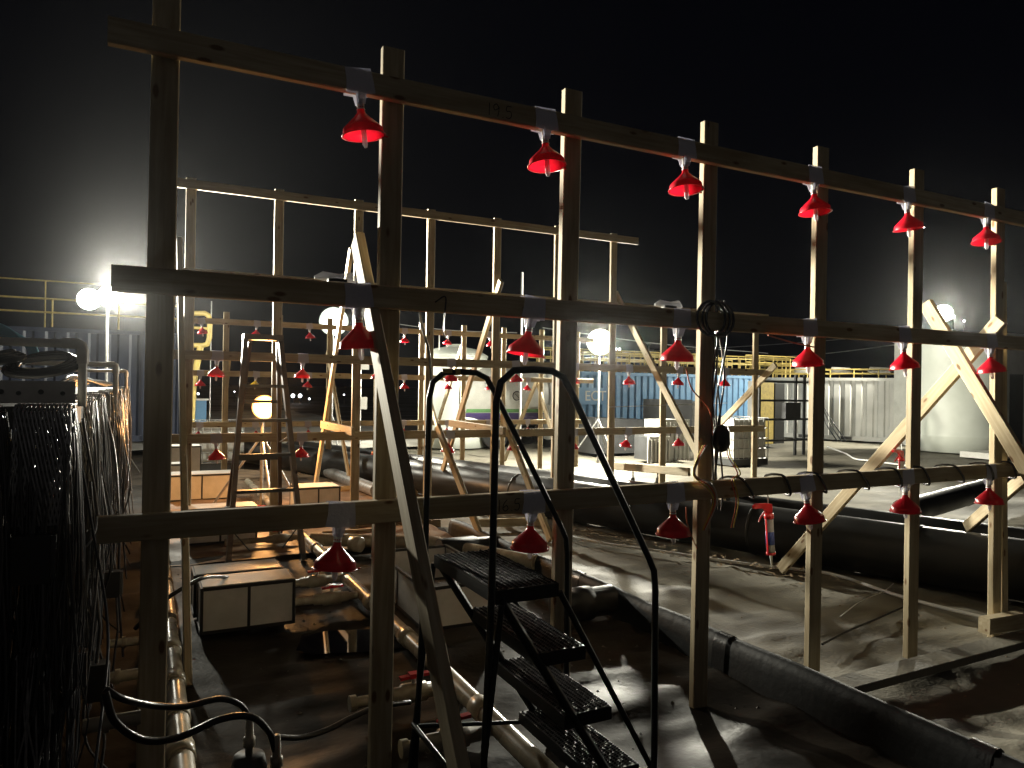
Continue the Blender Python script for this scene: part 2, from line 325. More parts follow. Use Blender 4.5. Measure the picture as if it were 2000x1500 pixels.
sheet('gravel_yard', grow(-4, 7.5, 0.25, 1.0), grow(17, 42, 0.25, 1.0), M['pale'], lambda X, Y: 0.22*vnoise(X*0.35, Y*0.6, 31)+0.06*vnoise(X*1.7, Y*2.3, 32)-0.10)

# ------------------------------------------------------------------ floodlights
def floodlight(px, py, d, label, power, col=(1, 0.96, 0.80), rad=0.17, name='floodlight', lens='lens', mast=True, fl=(0, 0, 0), heads=1, aim=None, cone=70, rear=None, spill=0):
    c = P(px, py, D=d); t = thing(name, label, 'floodlight', (c.x, c.y, 0 if mast else c.z), 'site floodlights')
    to = (CAM + Vector((1.5, 0, -0.6)) - c).normalized(); side = to.cross(up).normalized(); vv = side.cross(to)
    # domed housing and lens
    def ring(off, r, n=20): return [c + to*off + side*(math.cos(2*math.pi*k/n)*r) + vv*(math.sin(2*math.pi*k/n)*r) for k in range(n)]
    def rings(mb, spec, n=20):
        vs = []
        for off, r in spec: vs += ring(off, r, n)
        mb.add(vs, [(i*n+k, i*n+(k+1) % n, (i+1)*n+(k+1) % n, (i+1)*n+k) for i in range(len(spec)-1) for k in range(n)], True)
        mb.add(vs[-n:], [tuple(range(n))])
    if heads == 2:
        c_keep = c; c = c_keep + side*rad*0.95 - vv*rad*0.25
        a = MB(); rings(a, [(-0.02, rad), (0.03, rad*0.96), (0.07, rad*0.75), (0.095, rad*0.45), (0.10, rad*0.15)]); a.build('lens', M[lens], t, M0=Matrix.Translation(c+to*0.06))
        b = MB(); rings(b, [(-0.022, rad*0.9), (-0.05, rad*0.9), (-0.14, rad*0.8), (-0.2, rad*0.4), (-0.21, rad*0.1)]); b.build('housing', M['dgrey'], t)
        c = c_keep - side*rad*0.65 + vv*rad*0.15
    a = MB(); rings(a, [(-0.02, rad), (0.03, rad*0.96), (0.07, rad*0.75), (0.095, rad*0.45), (0.10, rad*0.15)]); a.build('lens', M[lens], t, M0=Matrix.Translation(c+to*0.06))
    b = MB(); rings(b, [(-0.022, rad*0.9), (-0.05, rad*0.9), (-0.14, rad*0.8), (-0.2, rad*0.4), (-0.21, rad*0.1)]); b.build('housing', M['dgrey'], t)
    if mast:
        s = MB(); s.tube([c-to*0.12-up*0.02, (c-to*0.12).xy.to_3d()], 0.022, 8); s.build('mast', M['galv'], t)
        foot = (c-to*0.12).xy.to_3d()
        for k in range(3):
            a_ = 0.6+k*2.094; g = MB(); g.tube([foot+up*0.9, foot+Vector((math.cos(a_)*0.6, math.sin(a_)*0.6, 0.02))], 0.016, 6); g.build('leg', M['galv'], t)
    l = bpy.data.lights.new(name+'_light', 'SPOT' if aim else 'POINT'); 
    if aim: l.spot_size = R(cone); l.spot_blend = 1.0
    l.energy = power; l.color = col; l.shadow_soft_size = 0.10
    if spill:   # the lamp's own wide spill round its beam
        l4 = bpy.data.lights.new('spill', 'POINT'); l4.energy = spill; l4.color = col; l4.shadow_soft_size = 0.12
        o4 = bpy.data.objects.new('spill_light', l4); COL.objects.link(o4); setw(o4, Matrix.Translation(c+to*0.25), t)
    if rear:   # unseen extra head, added to brighten the yard and tanks behind
        c3 = c - to*0.45 + up*0.02; h = MB(); d3 = (Vector(rear[0])-c3).normalized()
        h.tube([c3-d3*0.12, c3-d3*0.08, c3+d3*0.02], [0.05, 0.16, 0.2], 14); h.build('added_rear_head', M['dgrey'], t)
        l2 = bpy.data.lights.new('rear', 'SPOT'); l2.energy = rear[1]; l2.color = col; l2.spot_size = R(95); l2.spot_blend = 0.8; l2.shadow_soft_size = 0.1
        o2 = bpy.data.objects.new('rear_light', l2); COL.objects.link(o2); setw(o2, Matrix.Translation(c3+d3*0.12) @ d3.to_track_quat('-Z', 'Y').to_matrix().to_4x4(), t)
    lo = bpy.data.objects.new('lamp_light', l); COL.objects.link(lo); setw(lo, Matrix.Translation(c+to*0.22+Vector(fl)) @ ((Vector(aim)-c).to_track_quat('-Z', 'Y').to_matrix().to_4x4() if aim else Matrix.Identity(4)), t)
    return t
floodlight(197, 581, 11.6, 'blazing white floodlight on a mast in front of the navy container with yellow railings', 52000, rad=0.17, heads=2, aim=(3.3, 2.8, 4.9), cone=54, spill=600)
floodlight(652, 628, 15.0, 'blazing white floodlight between the first two near posts, just right of the step ladder', 17000, rad=0.30, aim=(8.8, 3.2, 0.9), cone=66, rear=((8.0, 25, 0), 2400))
floodlight(1172, 668, 15.3, 'blazing white floodlight in front of the blue shipping container', 3400, rad=0.28, rear=((19.5, 12.5, 1.2), 1500))
floodlight(1842, 612, 21.0, 'white floodlight shining above the big pale cylindrical tank', 3600, rad=0.26)

# ------------------------------------------------------------------ red funnels
G_NEAR, G_MID, G_FAR = 'funnels hanging from the near timber frame', 'funnels hanging from the middle timber frame', 'funnels hanging from the far timber frame'
def make_funnel(kind, m):
    t = thing(kind, 'x', 'funnel', (0, 0, 0))
    a = MB(); a.lathe([(0.0135, -0.085), (0.0145, -0.108), (0.0165, -0.118), (0.030, -0.133), (0.052, -0.153), (0.070, -0.170), (0.076, -0.177), (0.0785, -0.196), (0.0790, -0.200)], 28)
    a.lathe([(0.0790, -0.200), (0.0850, -0.2015), (0.0852, -0.204), (0.0775, -0.2035)], 28)
    a.build('cone', m, t)
    h = MB(); h.tube([(0.083, 0.0, -0.202), (0.092, 0.006, -0.203), (0.098, 0.0, -0.203), (0.092, -0.006, -0.203), (0.083, 0, -0.202)], 0.0022, 5); h.build('hang_tab', m, t)
    w = MB(); w.lathe([(0.010, -0.040), (0.0145, -0.052), (0.0125, -0.066), (0.0155, -0.080), (0.014, -0.096), (0.016, -0.104)], 12); w.build('neck_wrap', M['wrap'], t)
    tp = MB()
    pr = [(-0.052, 0.047), (0.048, 0.047), (0.055, 0.0), (0.058, -0.046), (0.022, -0.050), (0.016, -0.085), (-0.016, -0.085), (-0.02, -0.050), (-0.056, -0.046), (-0.050, 0.0)]
    for y in (-0.0225, 0.0225):
        yy = [y*(0.65 if z < -0.06 else 1) for _, z in pr]
        tp.add([(x, q, z) for (x, z), q in zip(pr, yy)] + [(x*1.0, q-math.copysign(0.0012, y), z) for (x, z), q in zip(pr, yy)],
               [tuple(range(10)), tuple(range(19, 9, -1))] + [(k, (k+1) % 10, 10+(k+1) % 10, 10+k) for k in range(10)])
    tp.build('hanging_tape', M['tape'], t)
    i = MB(); i.tube([(0.002, 0, -0.125), (0.002, 0, -0.236), (0.004, 0, -0.248)], [0.011, 0.011, 0.006], 8); i.build('inner_tube', M['clear'], t)
    return t
proto = {'r': make_funnel('red_funnel', M['red']), 'y': make_funnel('yellow_funnel', M['yellow'])}
used = {'r': False, 'y': False}
def place_funnel(pos, label, group, kind='r', tilt=(0, 0), s=1.0):
    mw = Matrix.Translation(Vector(pos)) @ Matrix.Rotation(tilt[0], 4, 'Y') @ Matrix.Rotation(tilt[1], 4, 'X') @ Matrix.Scale(s, 4)
    if not used[kind]: o = proto[kind]; o.matrix_basis = mw; used[kind] = True
    else: o = copy_tree(proto[kind], None, mw)
    tag(o, label, 'funnel', group); return o

# ------------------------------------------------------------------ timber frames
def timber_frame(label, Y, posts, rails, base=0.0, m=None, mr=None):
    """posts: (X, top, name dx); rails: (Z, x0, x1)"""
    t = thing('timber_rack', label, 'timber rack', (posts[0][0], Y, 0), 'timber racks holding the funnels')
    ps = []
    for X, top, lean in posts:
        ps.append(board('post', (X-lean, Y, -0.03), (X+lean, Y, top), 0.089, 0.038, (1, 0, 0), t, m))
    rs = []
    for Z, x0, x1 in rails:
        rs.append(board('rail', (x0, Y-0.0395, Z), (x1, Y-0.0395, Z+random.uniform(-.008, .008)), 0.089, 0.038, (0, 0, 1), t, mr or m))
    return t, ps, rs
D1 = 2.8
near, nposts, nrails = timber_frame('tall pine frame nearest the viewer with three long rails carrying the largest red funnels', D1,
    [(0.048, 2.95, 0.006), (0.862, 2.886, 0.005), (1.69, 2.886, 0.012), (2.495, 2.886, 0.012), (3.295, 2.89, 0.010), (4.125, 2.89, 0.004), (4.965, 2.89, -0.005)],
    [(2.712, -0.122, 6.3), (1.893, -0.10, 6.3), (1.058, -0.13, 6.3)])
# braces of the near frame
def brace(parent, p0, p1, **k): return board('brace', p0, p1, k.pop('w', 0.089), k.pop('t', 0.038), k.pop('wdir', (0, 1, 0)), parent, k.pop('m', None))
brace(near, (0.795, 3.02, 2.16), (0.795, 1.50, -0.02))                                   # leaning board at the second post
brace(near, (4.90, 2.74, 2.03), P(1525, 1112, X=4.88))                                    # long brace to the ground behind
b0, b1 = P(1808, 592, X=4.80), P(1998, 905, X=4.80)
brace(near, b0, b1 + (b1-b0)*0.6)                                                         # brace towards the viewer
board('cleat', P(1955, 552, Y=2.86), P(1958, 1215, Y=2.86), 0.07, 0.038, (1, 0, 0), near)
board('foot_block', P(1922, 1222, Y=2.70), P(1992, 1210, Y=2.70), 0.10, 0.07, (0, 0, 1), near)
board('tie', P(1888, 1030, Y=3.6), P(2010, 925, Y=3.0), 0.089, 0.038, (0, 0, 1), near)
# funnels of the near frame
rows = [('top', 2.712, [690, 1055, 1330, 1582, 1765, 1922]), ('middle', 1.893, [695, 1037, 1325, 1575, 1760, 1930]), ('lowest', 1.058, [668, 1042, 1317, 1573, 1770, 1932])]
for rn, Z, xs in rows:
    for k, x in enumerate(xs):
        p = P(x, 750, Y=D1-0.04)
        place_funnel((p.x, D1-0.0395, Z), f'large red plastic funnel, {nth(k)} on the {rn} rail of the near frame', G_NEAR, tilt=(random.uniform(-.15, .15), random.uniform(-.10, .10)), s=1.0)

D2 = 7.66; sp2 = 0.1065*D2
X2 = [0.385+sp2*1.005*k for k in range(10)]
midf, mposts, mrails = timber_frame('middle pine frame with one rail high above the others, standing behind the dark step ladder', D2,
    [(X2[k], 3.52 if k <= 6 else 2.62, 0.0) for k in range(10)],
    [(3.45, 0.10, 5.65), (2.60, 0.10, 7.95), (1.815, 0.10, 7.95), (1.01, 0.10, 7.90)], m=M['wood'])
brace(midf, (X2[6]+0.065, 7.70, 2.77), (X2[6]+0.065, 5.38, -0.02))
brace(midf, (X2[4]-0.02, 7.50, 2.77), (X2[4]-0.02, 9.52, 0.0))
brace(midf, (X2[4]+0.06, 7.58, 1.22), (X2[4]+0.06, 6.42, 0.0))
brace(midf, (X2[3]+0.06, 7.52, 1.10), (X2[3]+0.06, 6.20, 0.0))
brace(midf, (X2[2]-0.065, 7.70, 3.0), (X2[2]-0.065, 9.46, 0.0))
brace(midf, (0.23, 6.12, 2.63), (0.23, 4.08, -0.02))
brace(midf, P(1515, 712, X=X2[9]), P(1395, 840, X=X2[9]-0.0))
board('tie', P(1184, 909, X=X2[6]+0.11), P(1346, 922, X=X2[6]+0.11), 0.089, 0.038, (0, 0, 1), midf)
board('tie', P(879, 826, X=X2[4]-0.065), P(985, 842, X=X2[4]-0.065), 0.089, 0.038, (0, 0, 1), midf)
board('tie', P(629, 829, X=X2[2]-0.11), P(690, 843, X=X2[2]-0.11), 0.089, 0.038, (0, 0, 1), midf)
for rn, Z in (('upper', 1.815), ('lower', 1.01)):
    for k in range(9):
        x = D2*(0.0837+0.1065*k)
        place_funnel((x, D2-0.0395, Z), f'red funnel, {nth(k)} on the {rn} funnel rail of the middle frame', G_MID, tilt=(random.uniform(-.12, .12), random.uniform(-.08, .08)))

D3 = 12.4; sp3 = 0.0663*D3
X3 = [1.17+sp3*k for k in range(9)]
farf, fposts, frails = timber_frame('far low pine frame with three rails, glowing orange beside the warm lamp', D3,
    [(x, 2.68, 0.0) for x in X3], [(2.52, 0.55, 8.1), (1.70, 0.55, 8.1), (0.89, 0.55, 7.9)])
brace(farf, (X3[0]+0.065, 12.45, 2.0), (X3[0]+0.065, 14.0, 0))
brace(farf, (X3[2]-0.06, 12.3, 2.1), (X3[2]-0.06, 10.6, 0.0))
brace(farf, P(1050, 748, X=X3[7]), P(1100, 925, X=X3[7]+0.001))
brace(farf, P(1048, 745, X=X3[7]-.08), P(985, 900, X=X3[7]-.08))
brace(farf, (X3[5], 12.5, 2.3), (X3[5], 14.3, 0.0)); brace(farf, (X3[4]+.07, 12.3, 1.5), (X3[4]+.07, 11.0, 0.0))
for ri, (rn, Z) in enumerate((('top', 2.52), ('middle', 1.70), ('lowest', 0.89))):
    for k in range(8):
        x = D3*(0.0644+0.067*k); y_ = (ri == 1 and k == 1)
        place_funnel((x, D3-0.0395, Z), (f'yellow plastic funnel glowing above the warm lamp' if y_ else f'small far red funnel, {nth(k)} on the {rn} rail of the far frame'),
                     G_FAR if not y_ else None, 'y' if y_ else 'r', tilt=(random.uniform(-.12, .12), 0))

# warm clamp lamp on the second post of the middle frame
wl = floodlight(516, 795, 9.0, 'warm orange work lamp glowing behind the brown step ladder', 260, (1.0, 0.47, 0.15), 0.15, 'work_lamp', 'wlens', True, (0, 0.1, 0.02))
# handwriting on the rails
def strokes(name, lines, M0, parent, s, wd):
    mb = MB()
    for ln in lines:
        pts = smooth([(x*s, -0.0004, y*s) for x, y in ln], 6) if len(ln) > 2 else [Vector((x*s, -0.0004, y*s)) for x, y in ln]
        for a, b in zip(pts[:-1], pts[1:]):
            d = (b-a); 
            if d.length < 1e-6: continue
            d.normalize(); n_ = Vector((-d.z, 0, d.x))*wd/2
            mb.add([a-n_, b-n_, b+n_, a+n_], [(0, 1, 2, 3)]); o_ = Vector((0, -0.0002, 0)); mb.add([a-d*wd/3+o_, a+n_+o_, a+d*wd/3+o_, a-n_+o_], [(0, 1, 2, 3)])
    mb.v = [tuple(M0 @ Vector(p)) for p in mb.v]
    return mb.build(name, M['ink'], parent, M0=M0)
DG = {'1': [[(0, 0), (0.02, 1)]], '9': [[(0.5, 0.75), (0.3, 1), (0.05, 0.8), (0.15, 0.5), (0.45, 0.65), (0.52, 0.8), (0.5, 0.4), (0.4, 0)]],
      '.': [[(0, 0), (0.06, 0.04)]], '5': [[(0.5, 1), (0.1, 0.98), (0.05, 0.6), (0.4, 0.6), (0.5, 0.3), (0.3, 0.02), (0, 0.08)]],
      '6': [[(0.4, 1), (0.08, 0.6), (0.02, 0.2), (0.25, 0), (0.5, 0.2), (0.35, 0.48), (0.06, 0.3)]]}
def hand(txt, at, s, parent):
    lines = []; x = 0
    for ch in txt:
        for ln in DG[ch]: lines.append([(x+a, b) for a, b in ln])
        x += {'1': 0.35, '.': 0.3}.get(ch, 0.85)
    strokes('written_number', lines, Matrix.Translation(at), parent, s, 0.0035)
yf = D1-0.0395-0.0193
a_ = P(955, 245, Y=yf); hand('19.5', Vector((a_.x, yf, 2.712-0.032)), 0.052, nrails[0])
a_ = P(975, 1000, Y=yf); hand('16.5', Vector((a_.x, yf, 1.058-0.030)), 0.048, nrails[2])

# ------------------------------------------------------------------ cords and small gear on the near frame
def cord(name, pts, r, m, label, cat='cable', group=None, n=6, sm=8):
    p = smooth(pts, sm) if len(pts) > 2 else [Vector(q) for q in pts]
    o = MB().tube(p, r, n).build(name, m, None); return tag(o, label, cat, group)
rz = 1.058; ry = D1-0.0395
pts = []
x0, x1, turns = 2.56, 6.1, 12
for i in range(turns*24+1):
    a = 2*math.pi*i/24; x = x0+(x1-x0)*i/(turns*24)
    ca, sa = math.cos(a), math.sin(a); e = max(abs(ca)/0.055, abs(sa)/0.085)**-1 if True else 0
    k_ = 1/ (abs(ca/0.034)**3+abs(sa/0.056)**3)**(1/3)
    pts.append((x+0.03*math.sin(a*0.31)+0.02*sa, ry+ca*k_*1.05+ (0.031 if ca > 0 else 0)*min(1, abs(ca)*2), rz+sa*k_))
MBh = MB().tube(pts, 0.0065, 6).build('wrapped_cable', M['cable'], None); tag(MBh, 'black cable wound in spirals around the lowest rail of the near frame', 'cable')
# bundle on the fourth post
for k in range(5):
    pp = []
    for i in range(15):
        f = i/14; z = 2.0-1.05*f
        pp.append((2.495+0.045+0.022*math.sin(f*9+k*1.7)+0.012*k-0.01, D1-0.03+0.02*math.cos(f*7+k*2), z))
    cord('post_cable', pp, 0.005, M['cable'], f'black cable running down the fourth post of the near frame', group='black cables strapped to the fourth post')
cl = MB()
for k in range(6):
    a = [(2.50+0.04*math.sin(k)+0.09*math.cos(t), D1-0.05-0.012*k*0.5, 1.90+0.085*math.sin(t)) for t in np.linspace(0, 2*math.pi, 20)]
    cl.tube(a, 0.006, 6, False)
tag(cl.build('cable_coil', M['cable'], None), 'coil of black cable hung where the middle rail crosses the fourth post', 'cable coil')
for k, (m_, c_) in enumerate((('ywire', 'yellow'), ('orange', 'orange'), ('wwire', 'white'), ('orange', 'orange'), ('ywire', 'yellow'))):
    x = 2.43+0.012*k if k < 3 else 2.58+0.015*(k-3)
    bow = -0.06-0.01*k if k < 3 else 0.06
    cord('loose_wire', [(x+0.02, D1-0.05, 1.28), (x+bow*0.4, D1-0.06, 1.22), (x+bow, D1-0.075-0.004*k, 1.14), (x+0.02, D1-0.09, 1.07+0.01*k), (x+0.06, D1-0.08, 1.0), (x+0.05+bow*0.3, D1-0.04, 0.86)], 0.0032, M[m_],
         [ 'yellow wire curling left of the fourth post above the lowest rail', 'orange wire beside the yellow one, left of the fourth post', 'thin white wire curling down left of the fourth post', 'orange wire curling right of the fourth post above the lowest rail', 'yellow wire looping right of the fourth post at the lowest rail'][k], 'wire')
bt = MB(); bt.lathe([(0.0, 0.07), (0.03, 0.06), (0.042, 0.03), (0.044, -0.03), (0.03, -0.06), (0, -0.07)], 10, (2.575, D1-0.04, 1.31)); tag(bt.build('taped_splice', M['rubber'], None), 'lump of black tape around a cable splice on the fourth post', 'splice')
# clear wrapped gadgets on top of the middle rail
def gadget(px, name, label):
    c = P(px, 600, Y=ry); z = 1.893+0.045
    t = thing(name, label, 'device', (c.x, ry, z))
    b = MB(); L_ = 0.16
    b.tube([(c.x-L_/2, ry, z+0.012), (c.x-L_*0.3, ry, z+0.02), (c.x+L_*0.1, ry, z+0.018), (c.x+L_*0.35, ry, z+0.022), (c.x+L_/2, ry, z+0.010)], [0.006, 0.018, 0.014, 0.02, 0.008], 9); b.build('body', M['clear'], t)
    c_ = MB(); c_.box((c.x-0.03, ry-0.014, z+0.001), (c.x+0.04, ry+0.014, z+0.012)); c_.build('core', M['dgrey'], t)
gadget(655, 'wrapped_sensor', 'clear wrapped sensor lying on the middle rail left of the leaning board')
gadget(1305, 'wrapped_sensor', 'clear wrapped sensor lying on the middle rail just left of the fourth post')
cord('draped_wire', [P(850, 590, Y=ry-0.03), P(870, 580, Y=ry-0.02), P(868, 618, Y=ry-0.03), P(866, 650, Y=ry-0.02), P(875, 665, Y=ry+0.02)], 0.003, M['cable'], 'thin black wire looped over the middle rail and dangling below it', 'wire')
cord('draped_wire', [P(820, 612, Y=2.95), P(825, 640, Y=2.93), P(832, 665, Y=2.9), P(838, 690, Y=2.92), P(842, 760, Y=2.95), P(838, 850, Y=2.95)], 0.006, M['cable'], 'taped dark cord hanging below the middle rail left of the handrail', 'wire')
cord('draped_wire', [P(1500, 655, Y=ry-0.03), P(1545, 668, Y=ry-0.03), P(1590, 678, Y=ry-0.03)], 0.004, M['orange'], 'thin orange wire sagging under the middle rail toward the fifth post', 'wire')
cord('red_lead', [P(1340, 720, Y=2.74), P(1352, 760, Y=2.72), P(1385, 800, Y=2.72), P(1392, 850, Y=2.73)], 0.0035, M['orange'], 'orange red lead hanging across the fourth post', 'wire')
cord('ground_wire', [P(1340, 990, Y=2.74), P(1342, 1020, Y=2.73), P(1352, 1050, Y=2.73), P(1362, 1072, Y=2.72)], 0.003, M['orange'], 'short orange wire dangling under the lowest rail at the fourth post', 'wire')
cord('string_line', [P(1190, 795, Y=7.2), P(1420, 787, Y=6.9)], 0.004, M['wwire'], 'taut white string between the two braces of the middle frame', 'string')

# caulking guns
def caulk(px, py, Y, s, label, rot=0.10):
    c = P(px, py, Y=Y); t = thing('caulking_gun', label, 'caulking gun', c, 'caulking guns')
    M0 = Matrix.Translation(c) @ Matrix.Rotation(-rot, 4, 'Y') @ Matrix.Scale(s, 4)
    def put(mb, n, m):
        mb.v = [tuple(M0 @ Vector(p)) for p in mb.v]; return mb.build(n, m, t)
    a = MB(); a.lathe([(0.0, 0.0), (0.024, 0.0), (0.024, -0.215), (0.0, -0.215)], 16); crt = put(a, 'cartridge', M['cart'])
    a = MB(); a.lathe([(0.0245, -0.08), (0.0248, -0.08), (0.0248, -0.16), (0.0245, -0.16)], 16); a.v = [tuple(M0 @ Vector(p)) for p in a.v]; a.build('printed_band', M['label'], crt)
    a = MB(); a.lathe([(0.014, -0.215), (0.009, -0.225), (0.007, -0.25), (0.003, -0.30), (0.0, -0.302)], 10); put(a, 'nozzle', M['white'])
    a = MB(); a.lathe([(0.0, 0.03), (0.028, 0.03), (0.029, 0.0), (0.0262, -0.002)], 16); a.lathe([(0.0262, -0.205), (0.028, -0.205), (0.028, -0.222), (0.012, -0.222)], 16)
    a.obox((-0.026, 0, 0.0), (-0.026, 0, -0.215), 0.012, 0.003, (0, 1, 0)); put(a, 'cradle', M['gun'])
    a = MB(); a.add([(x, y, z) for y in (-0.010, 0.010) for x, z in ((-0.022, 0.03), (0.022, 0.03), (0.020, 0.085), (-0.02, 0.095), (-0.10, 0.102), (-0.125, 0.092), (-0.118, 0.075), (-0.06, 0.070), (-0.03, 0.055))],
                    [tuple(range(8, -1, -1)), tuple(range(9, 18))] + [(k, (k+1) % 9, 9+(k+1) % 9, 9+k) for k in range(9)]); put(a, 'handle', M['gun'])
    a = MB(); a.tube([(-0.018, 0, 0.05), (-0.045, 0, 0.035), (-0.07, 0, 0.012), (-0.085, 0, -0.01)], [0.006, 0.006, 0.005, 0.004], 6); put(a, 'trigger', M['gun'])
    a = MB(); a.tube([(0, 0, 0.03), (0, 0, 0.15)], 0.0035, 6); a.tube([(0, 0, 0.15), (0.006, 0, 0.158), (0.018, 0, 0.150), (0.018, 0, 0.14)], 0.003, 5); put(a, 'plunger_rod', M['galv'])
caulk(1502, 1012, 3.05, 0.95, 'red caulking gun with grey cartridge hanging under the lowest rail near the fifth post', 0.09)
caulk(1760, 900, 3.4, 0.8, 'dark red caulking gun hanging behind the lowest rail beside the sixth post', -0.05)

# ------------------------------------------------------------------ rolling steps
def rolling_steps():
    t = thing('rolling_steps', 'dark steel rolling step ladder with looped handrails standing before the near frame', 'step ladder', (1.3, 2.35, 0))
    for YY in (2.66, 2.06):
        pr = [(0.955, 0.05), (0.985, 0.9), (0.99, 1.50), (1.005, 1.565), (1.05, 1.603), (1.12, 1.608), (1.19, 1.605), (1.235, 1.585), (1.27, 1.53), (1.59, 0.965), (1.618, 0.91), (1.625, 0.84), (1.632, 0.04)]
        pts = []
        for i, p in enumerate(pr): pts.append(Vector((p[0], YY, p[1])))
        MB().tube(pts, 0.0118, 10).build('handrail', M['steel'], t)
        a = MB(); a.tube([(1.03, YY-(0.03 if YY > 2.3 else -0.03), 0.87), (1.56, YY-(0.03 if YY > 2.3 else -0.03), 0.06)], 0.016, 4); a.tube([(1.25, YY-(0.03 if YY > 2.3 else -0.03), 0.87), (1.64, YY-(0.03 if YY > 2.3 else -0.03), 0.20)], 0.011, 6)
        a.build('stringer', M['steel'], t)
        MB().tube([(1.02, YY, 0.86), (0.93, YY, 0.04)], 0.011, 6).build('rear_leg', M['steel'], t)
        for X in (0.94, 1.63):
            w = MB(); w.tube([(X, YY-0.012, 0.035), (X, YY+0.012, 0.035)], 0.04, 14); w.build('caster', M['rubber'], t)
    for Z, xa, xb in ((0.90, 1.01, 1.245), (0.675, 1.17, 1.355), (0.45, 1.275, 1.465), (0.225, 1.39, 1.585)):
        a = MB(); y0, y1 = 2.09, 2.63
        a.box((xa, y0, Z-0.006), (xb, y1, Z)); a.box((xa, y0, Z-0.045), (xa+0.003, y1, Z-0.0065)); a.box((xb-0.003, y0, Z-0.045), (xb, y1, Z-0.0065)); a.box((xa, y0-0.003, Z-0.045), (xb, y0-0.0005, Z-0.001)); a.box((xa, y1+0.0005, Z-0.045), (xb, y1+0.003, Z-0.001))
        nx = int((xb-xa)/0.017)
        for i in range(nx):
            x = xa+0.012+i*(xb-xa-0.02)/max(1, nx-1)
            for j in range(44):
                y = y0+0.008+j*0.0122+(0.006 if i % 2 else 0)
                if y > y1-0.006: continue
                h = random.uniform(0.003, 0.007)
                a.add([(x-0.005, y-0.002, Z+0.0003), (x+0.005, y-0.002, Z+0.0003), (x+0.005, y+0.002, Z+0.0003), (x-0.005, y+0.002, Z+0.0003), (x-0.0025, y, Z+h), (x+0.0025, y, Z+h)],
                      [(0, 1, 5, 4), (2, 3, 4, 5), (1, 2, 5), (3, 0, 4)])
        a.build('platform' if Z > 0.8 else 'tread', M['grip'], t)
    a = MB()
    for X, Z in ((0.945, 0.25), (1.628, 0.12)): a.tube([(X, 2.06, Z), (X, 2.66, Z)], 0.010, 6)
    a.tube([(0.945, 2.08, 0.25), (1.628, 2.08, 0.14)], 0.009, 6); a.tube([(0.945, 2.64, 0.25), (1.628, 2.64, 0.14)], 0.009, 6)
    a.build('cross_bar', M['steel'], t)
    for k, (x0, x1) in enumerate(((1.035, 1.075), (1.09, 1.11))):
        MB().tube([(x0+0.005, 2.66, 1.606), (x1+0.005, 2.66, 1.607)], 0.0127, 10).build('tape_band', M['rail'], t)
rolling_steps()

# ------------------------------------------------------------------ A-frame step ladder
def a_ladder():
    c = P(512, 1090, Z=0.0); c = Vector((0.97, 6.55, 0))
    t = thing('step_ladder', 'tall dark brown fibreglass step ladder standing in front of the warm lamp', 'ladder', c)
    H = 1.97; wt, wb = 0.15, 0.31
    ft = lambda s, f: Vector((c.x+s*(wb+(wt-wb)*f), c.y-0.02+0.42*f, H*f))
    rr_ = lambda s, f: Vector((c.x+s*(0.27+(0.12-0.27)*f)+0.02, c.y+1.05-0.60*f, H*f))
    for s in (-1, 1):
        MB().obox(ft(s, 0), ft(s, 1), 0.042, 0.075, (1, 0, 0)).build('front_rail', M['fibre'], t)
        MB().obox(rr_(s, 0), rr_(s, 0.98), 0.034, 0.05, (1, 0, 0)).build('rear_rail', M['fibre'], t)
        MB().obox(ft(s, 0)-up*0.0, ft(s, 0.03), 0.045, 0.09, (1, 0, 0)).build('foot', M['rubber'], t)
        MB().tube([ft(s, 0.55), rr_(s, 0.5)], 0.006, 5).build('spreader', M['galv'], t)
    for k in range(1, 6):
        f = k*0.155; MB().obox(ft(-1, f), ft(1, f), 0.075, 0.028, (0, 1, 0)).build('step', M['dgrey'], t)
    for f in (0.12, 0.42, 0.7):
        MB().obox(rr_(-1, f), rr_(1, f), 0.03, 0.02, (0, 0, 1)).build('rear_brace', M['dgrey'], t)
    MB().obox((c.x-0.17, c.y+0.42, H), (c.x+0.17, c.y+0.42, H), 0.16, 0.05, (0, 1, 0)).build('top_cap', M['fibre'], t)
    a = MB()
    for s in (-1, 1): a.tube([ft(s, 0.155)+Vector((0, 0, 0)), ft(s*0.45, 0.06)], 0.006, 5)
    a.build('knee_brace', M['dgrey'], t)
a_ladder()
# small shelf ladder leaning by the third frame
tl = thing('folding_ladder', 'small thin light ladder standing behind the leaning brace of the middle frame', 'ladder', P(880, 960, Z=0))
for s, xx in ((0, 868), (1, 892)):
    MB().tube([P(xx-8+s*6, 905, D=10.2), P(xx+s*6, 962, Z=0.02)], 0.012, 5).build('rail', M['galv'], tl)
for yy in (915, 930, 945): MB().tube([P(862+(yy-905)*0.15, yy, D=10.1), P(888+(yy-905)*0.15, yy, D=10.1)], 0.009, 5).build('rung', M['galv'], tl)

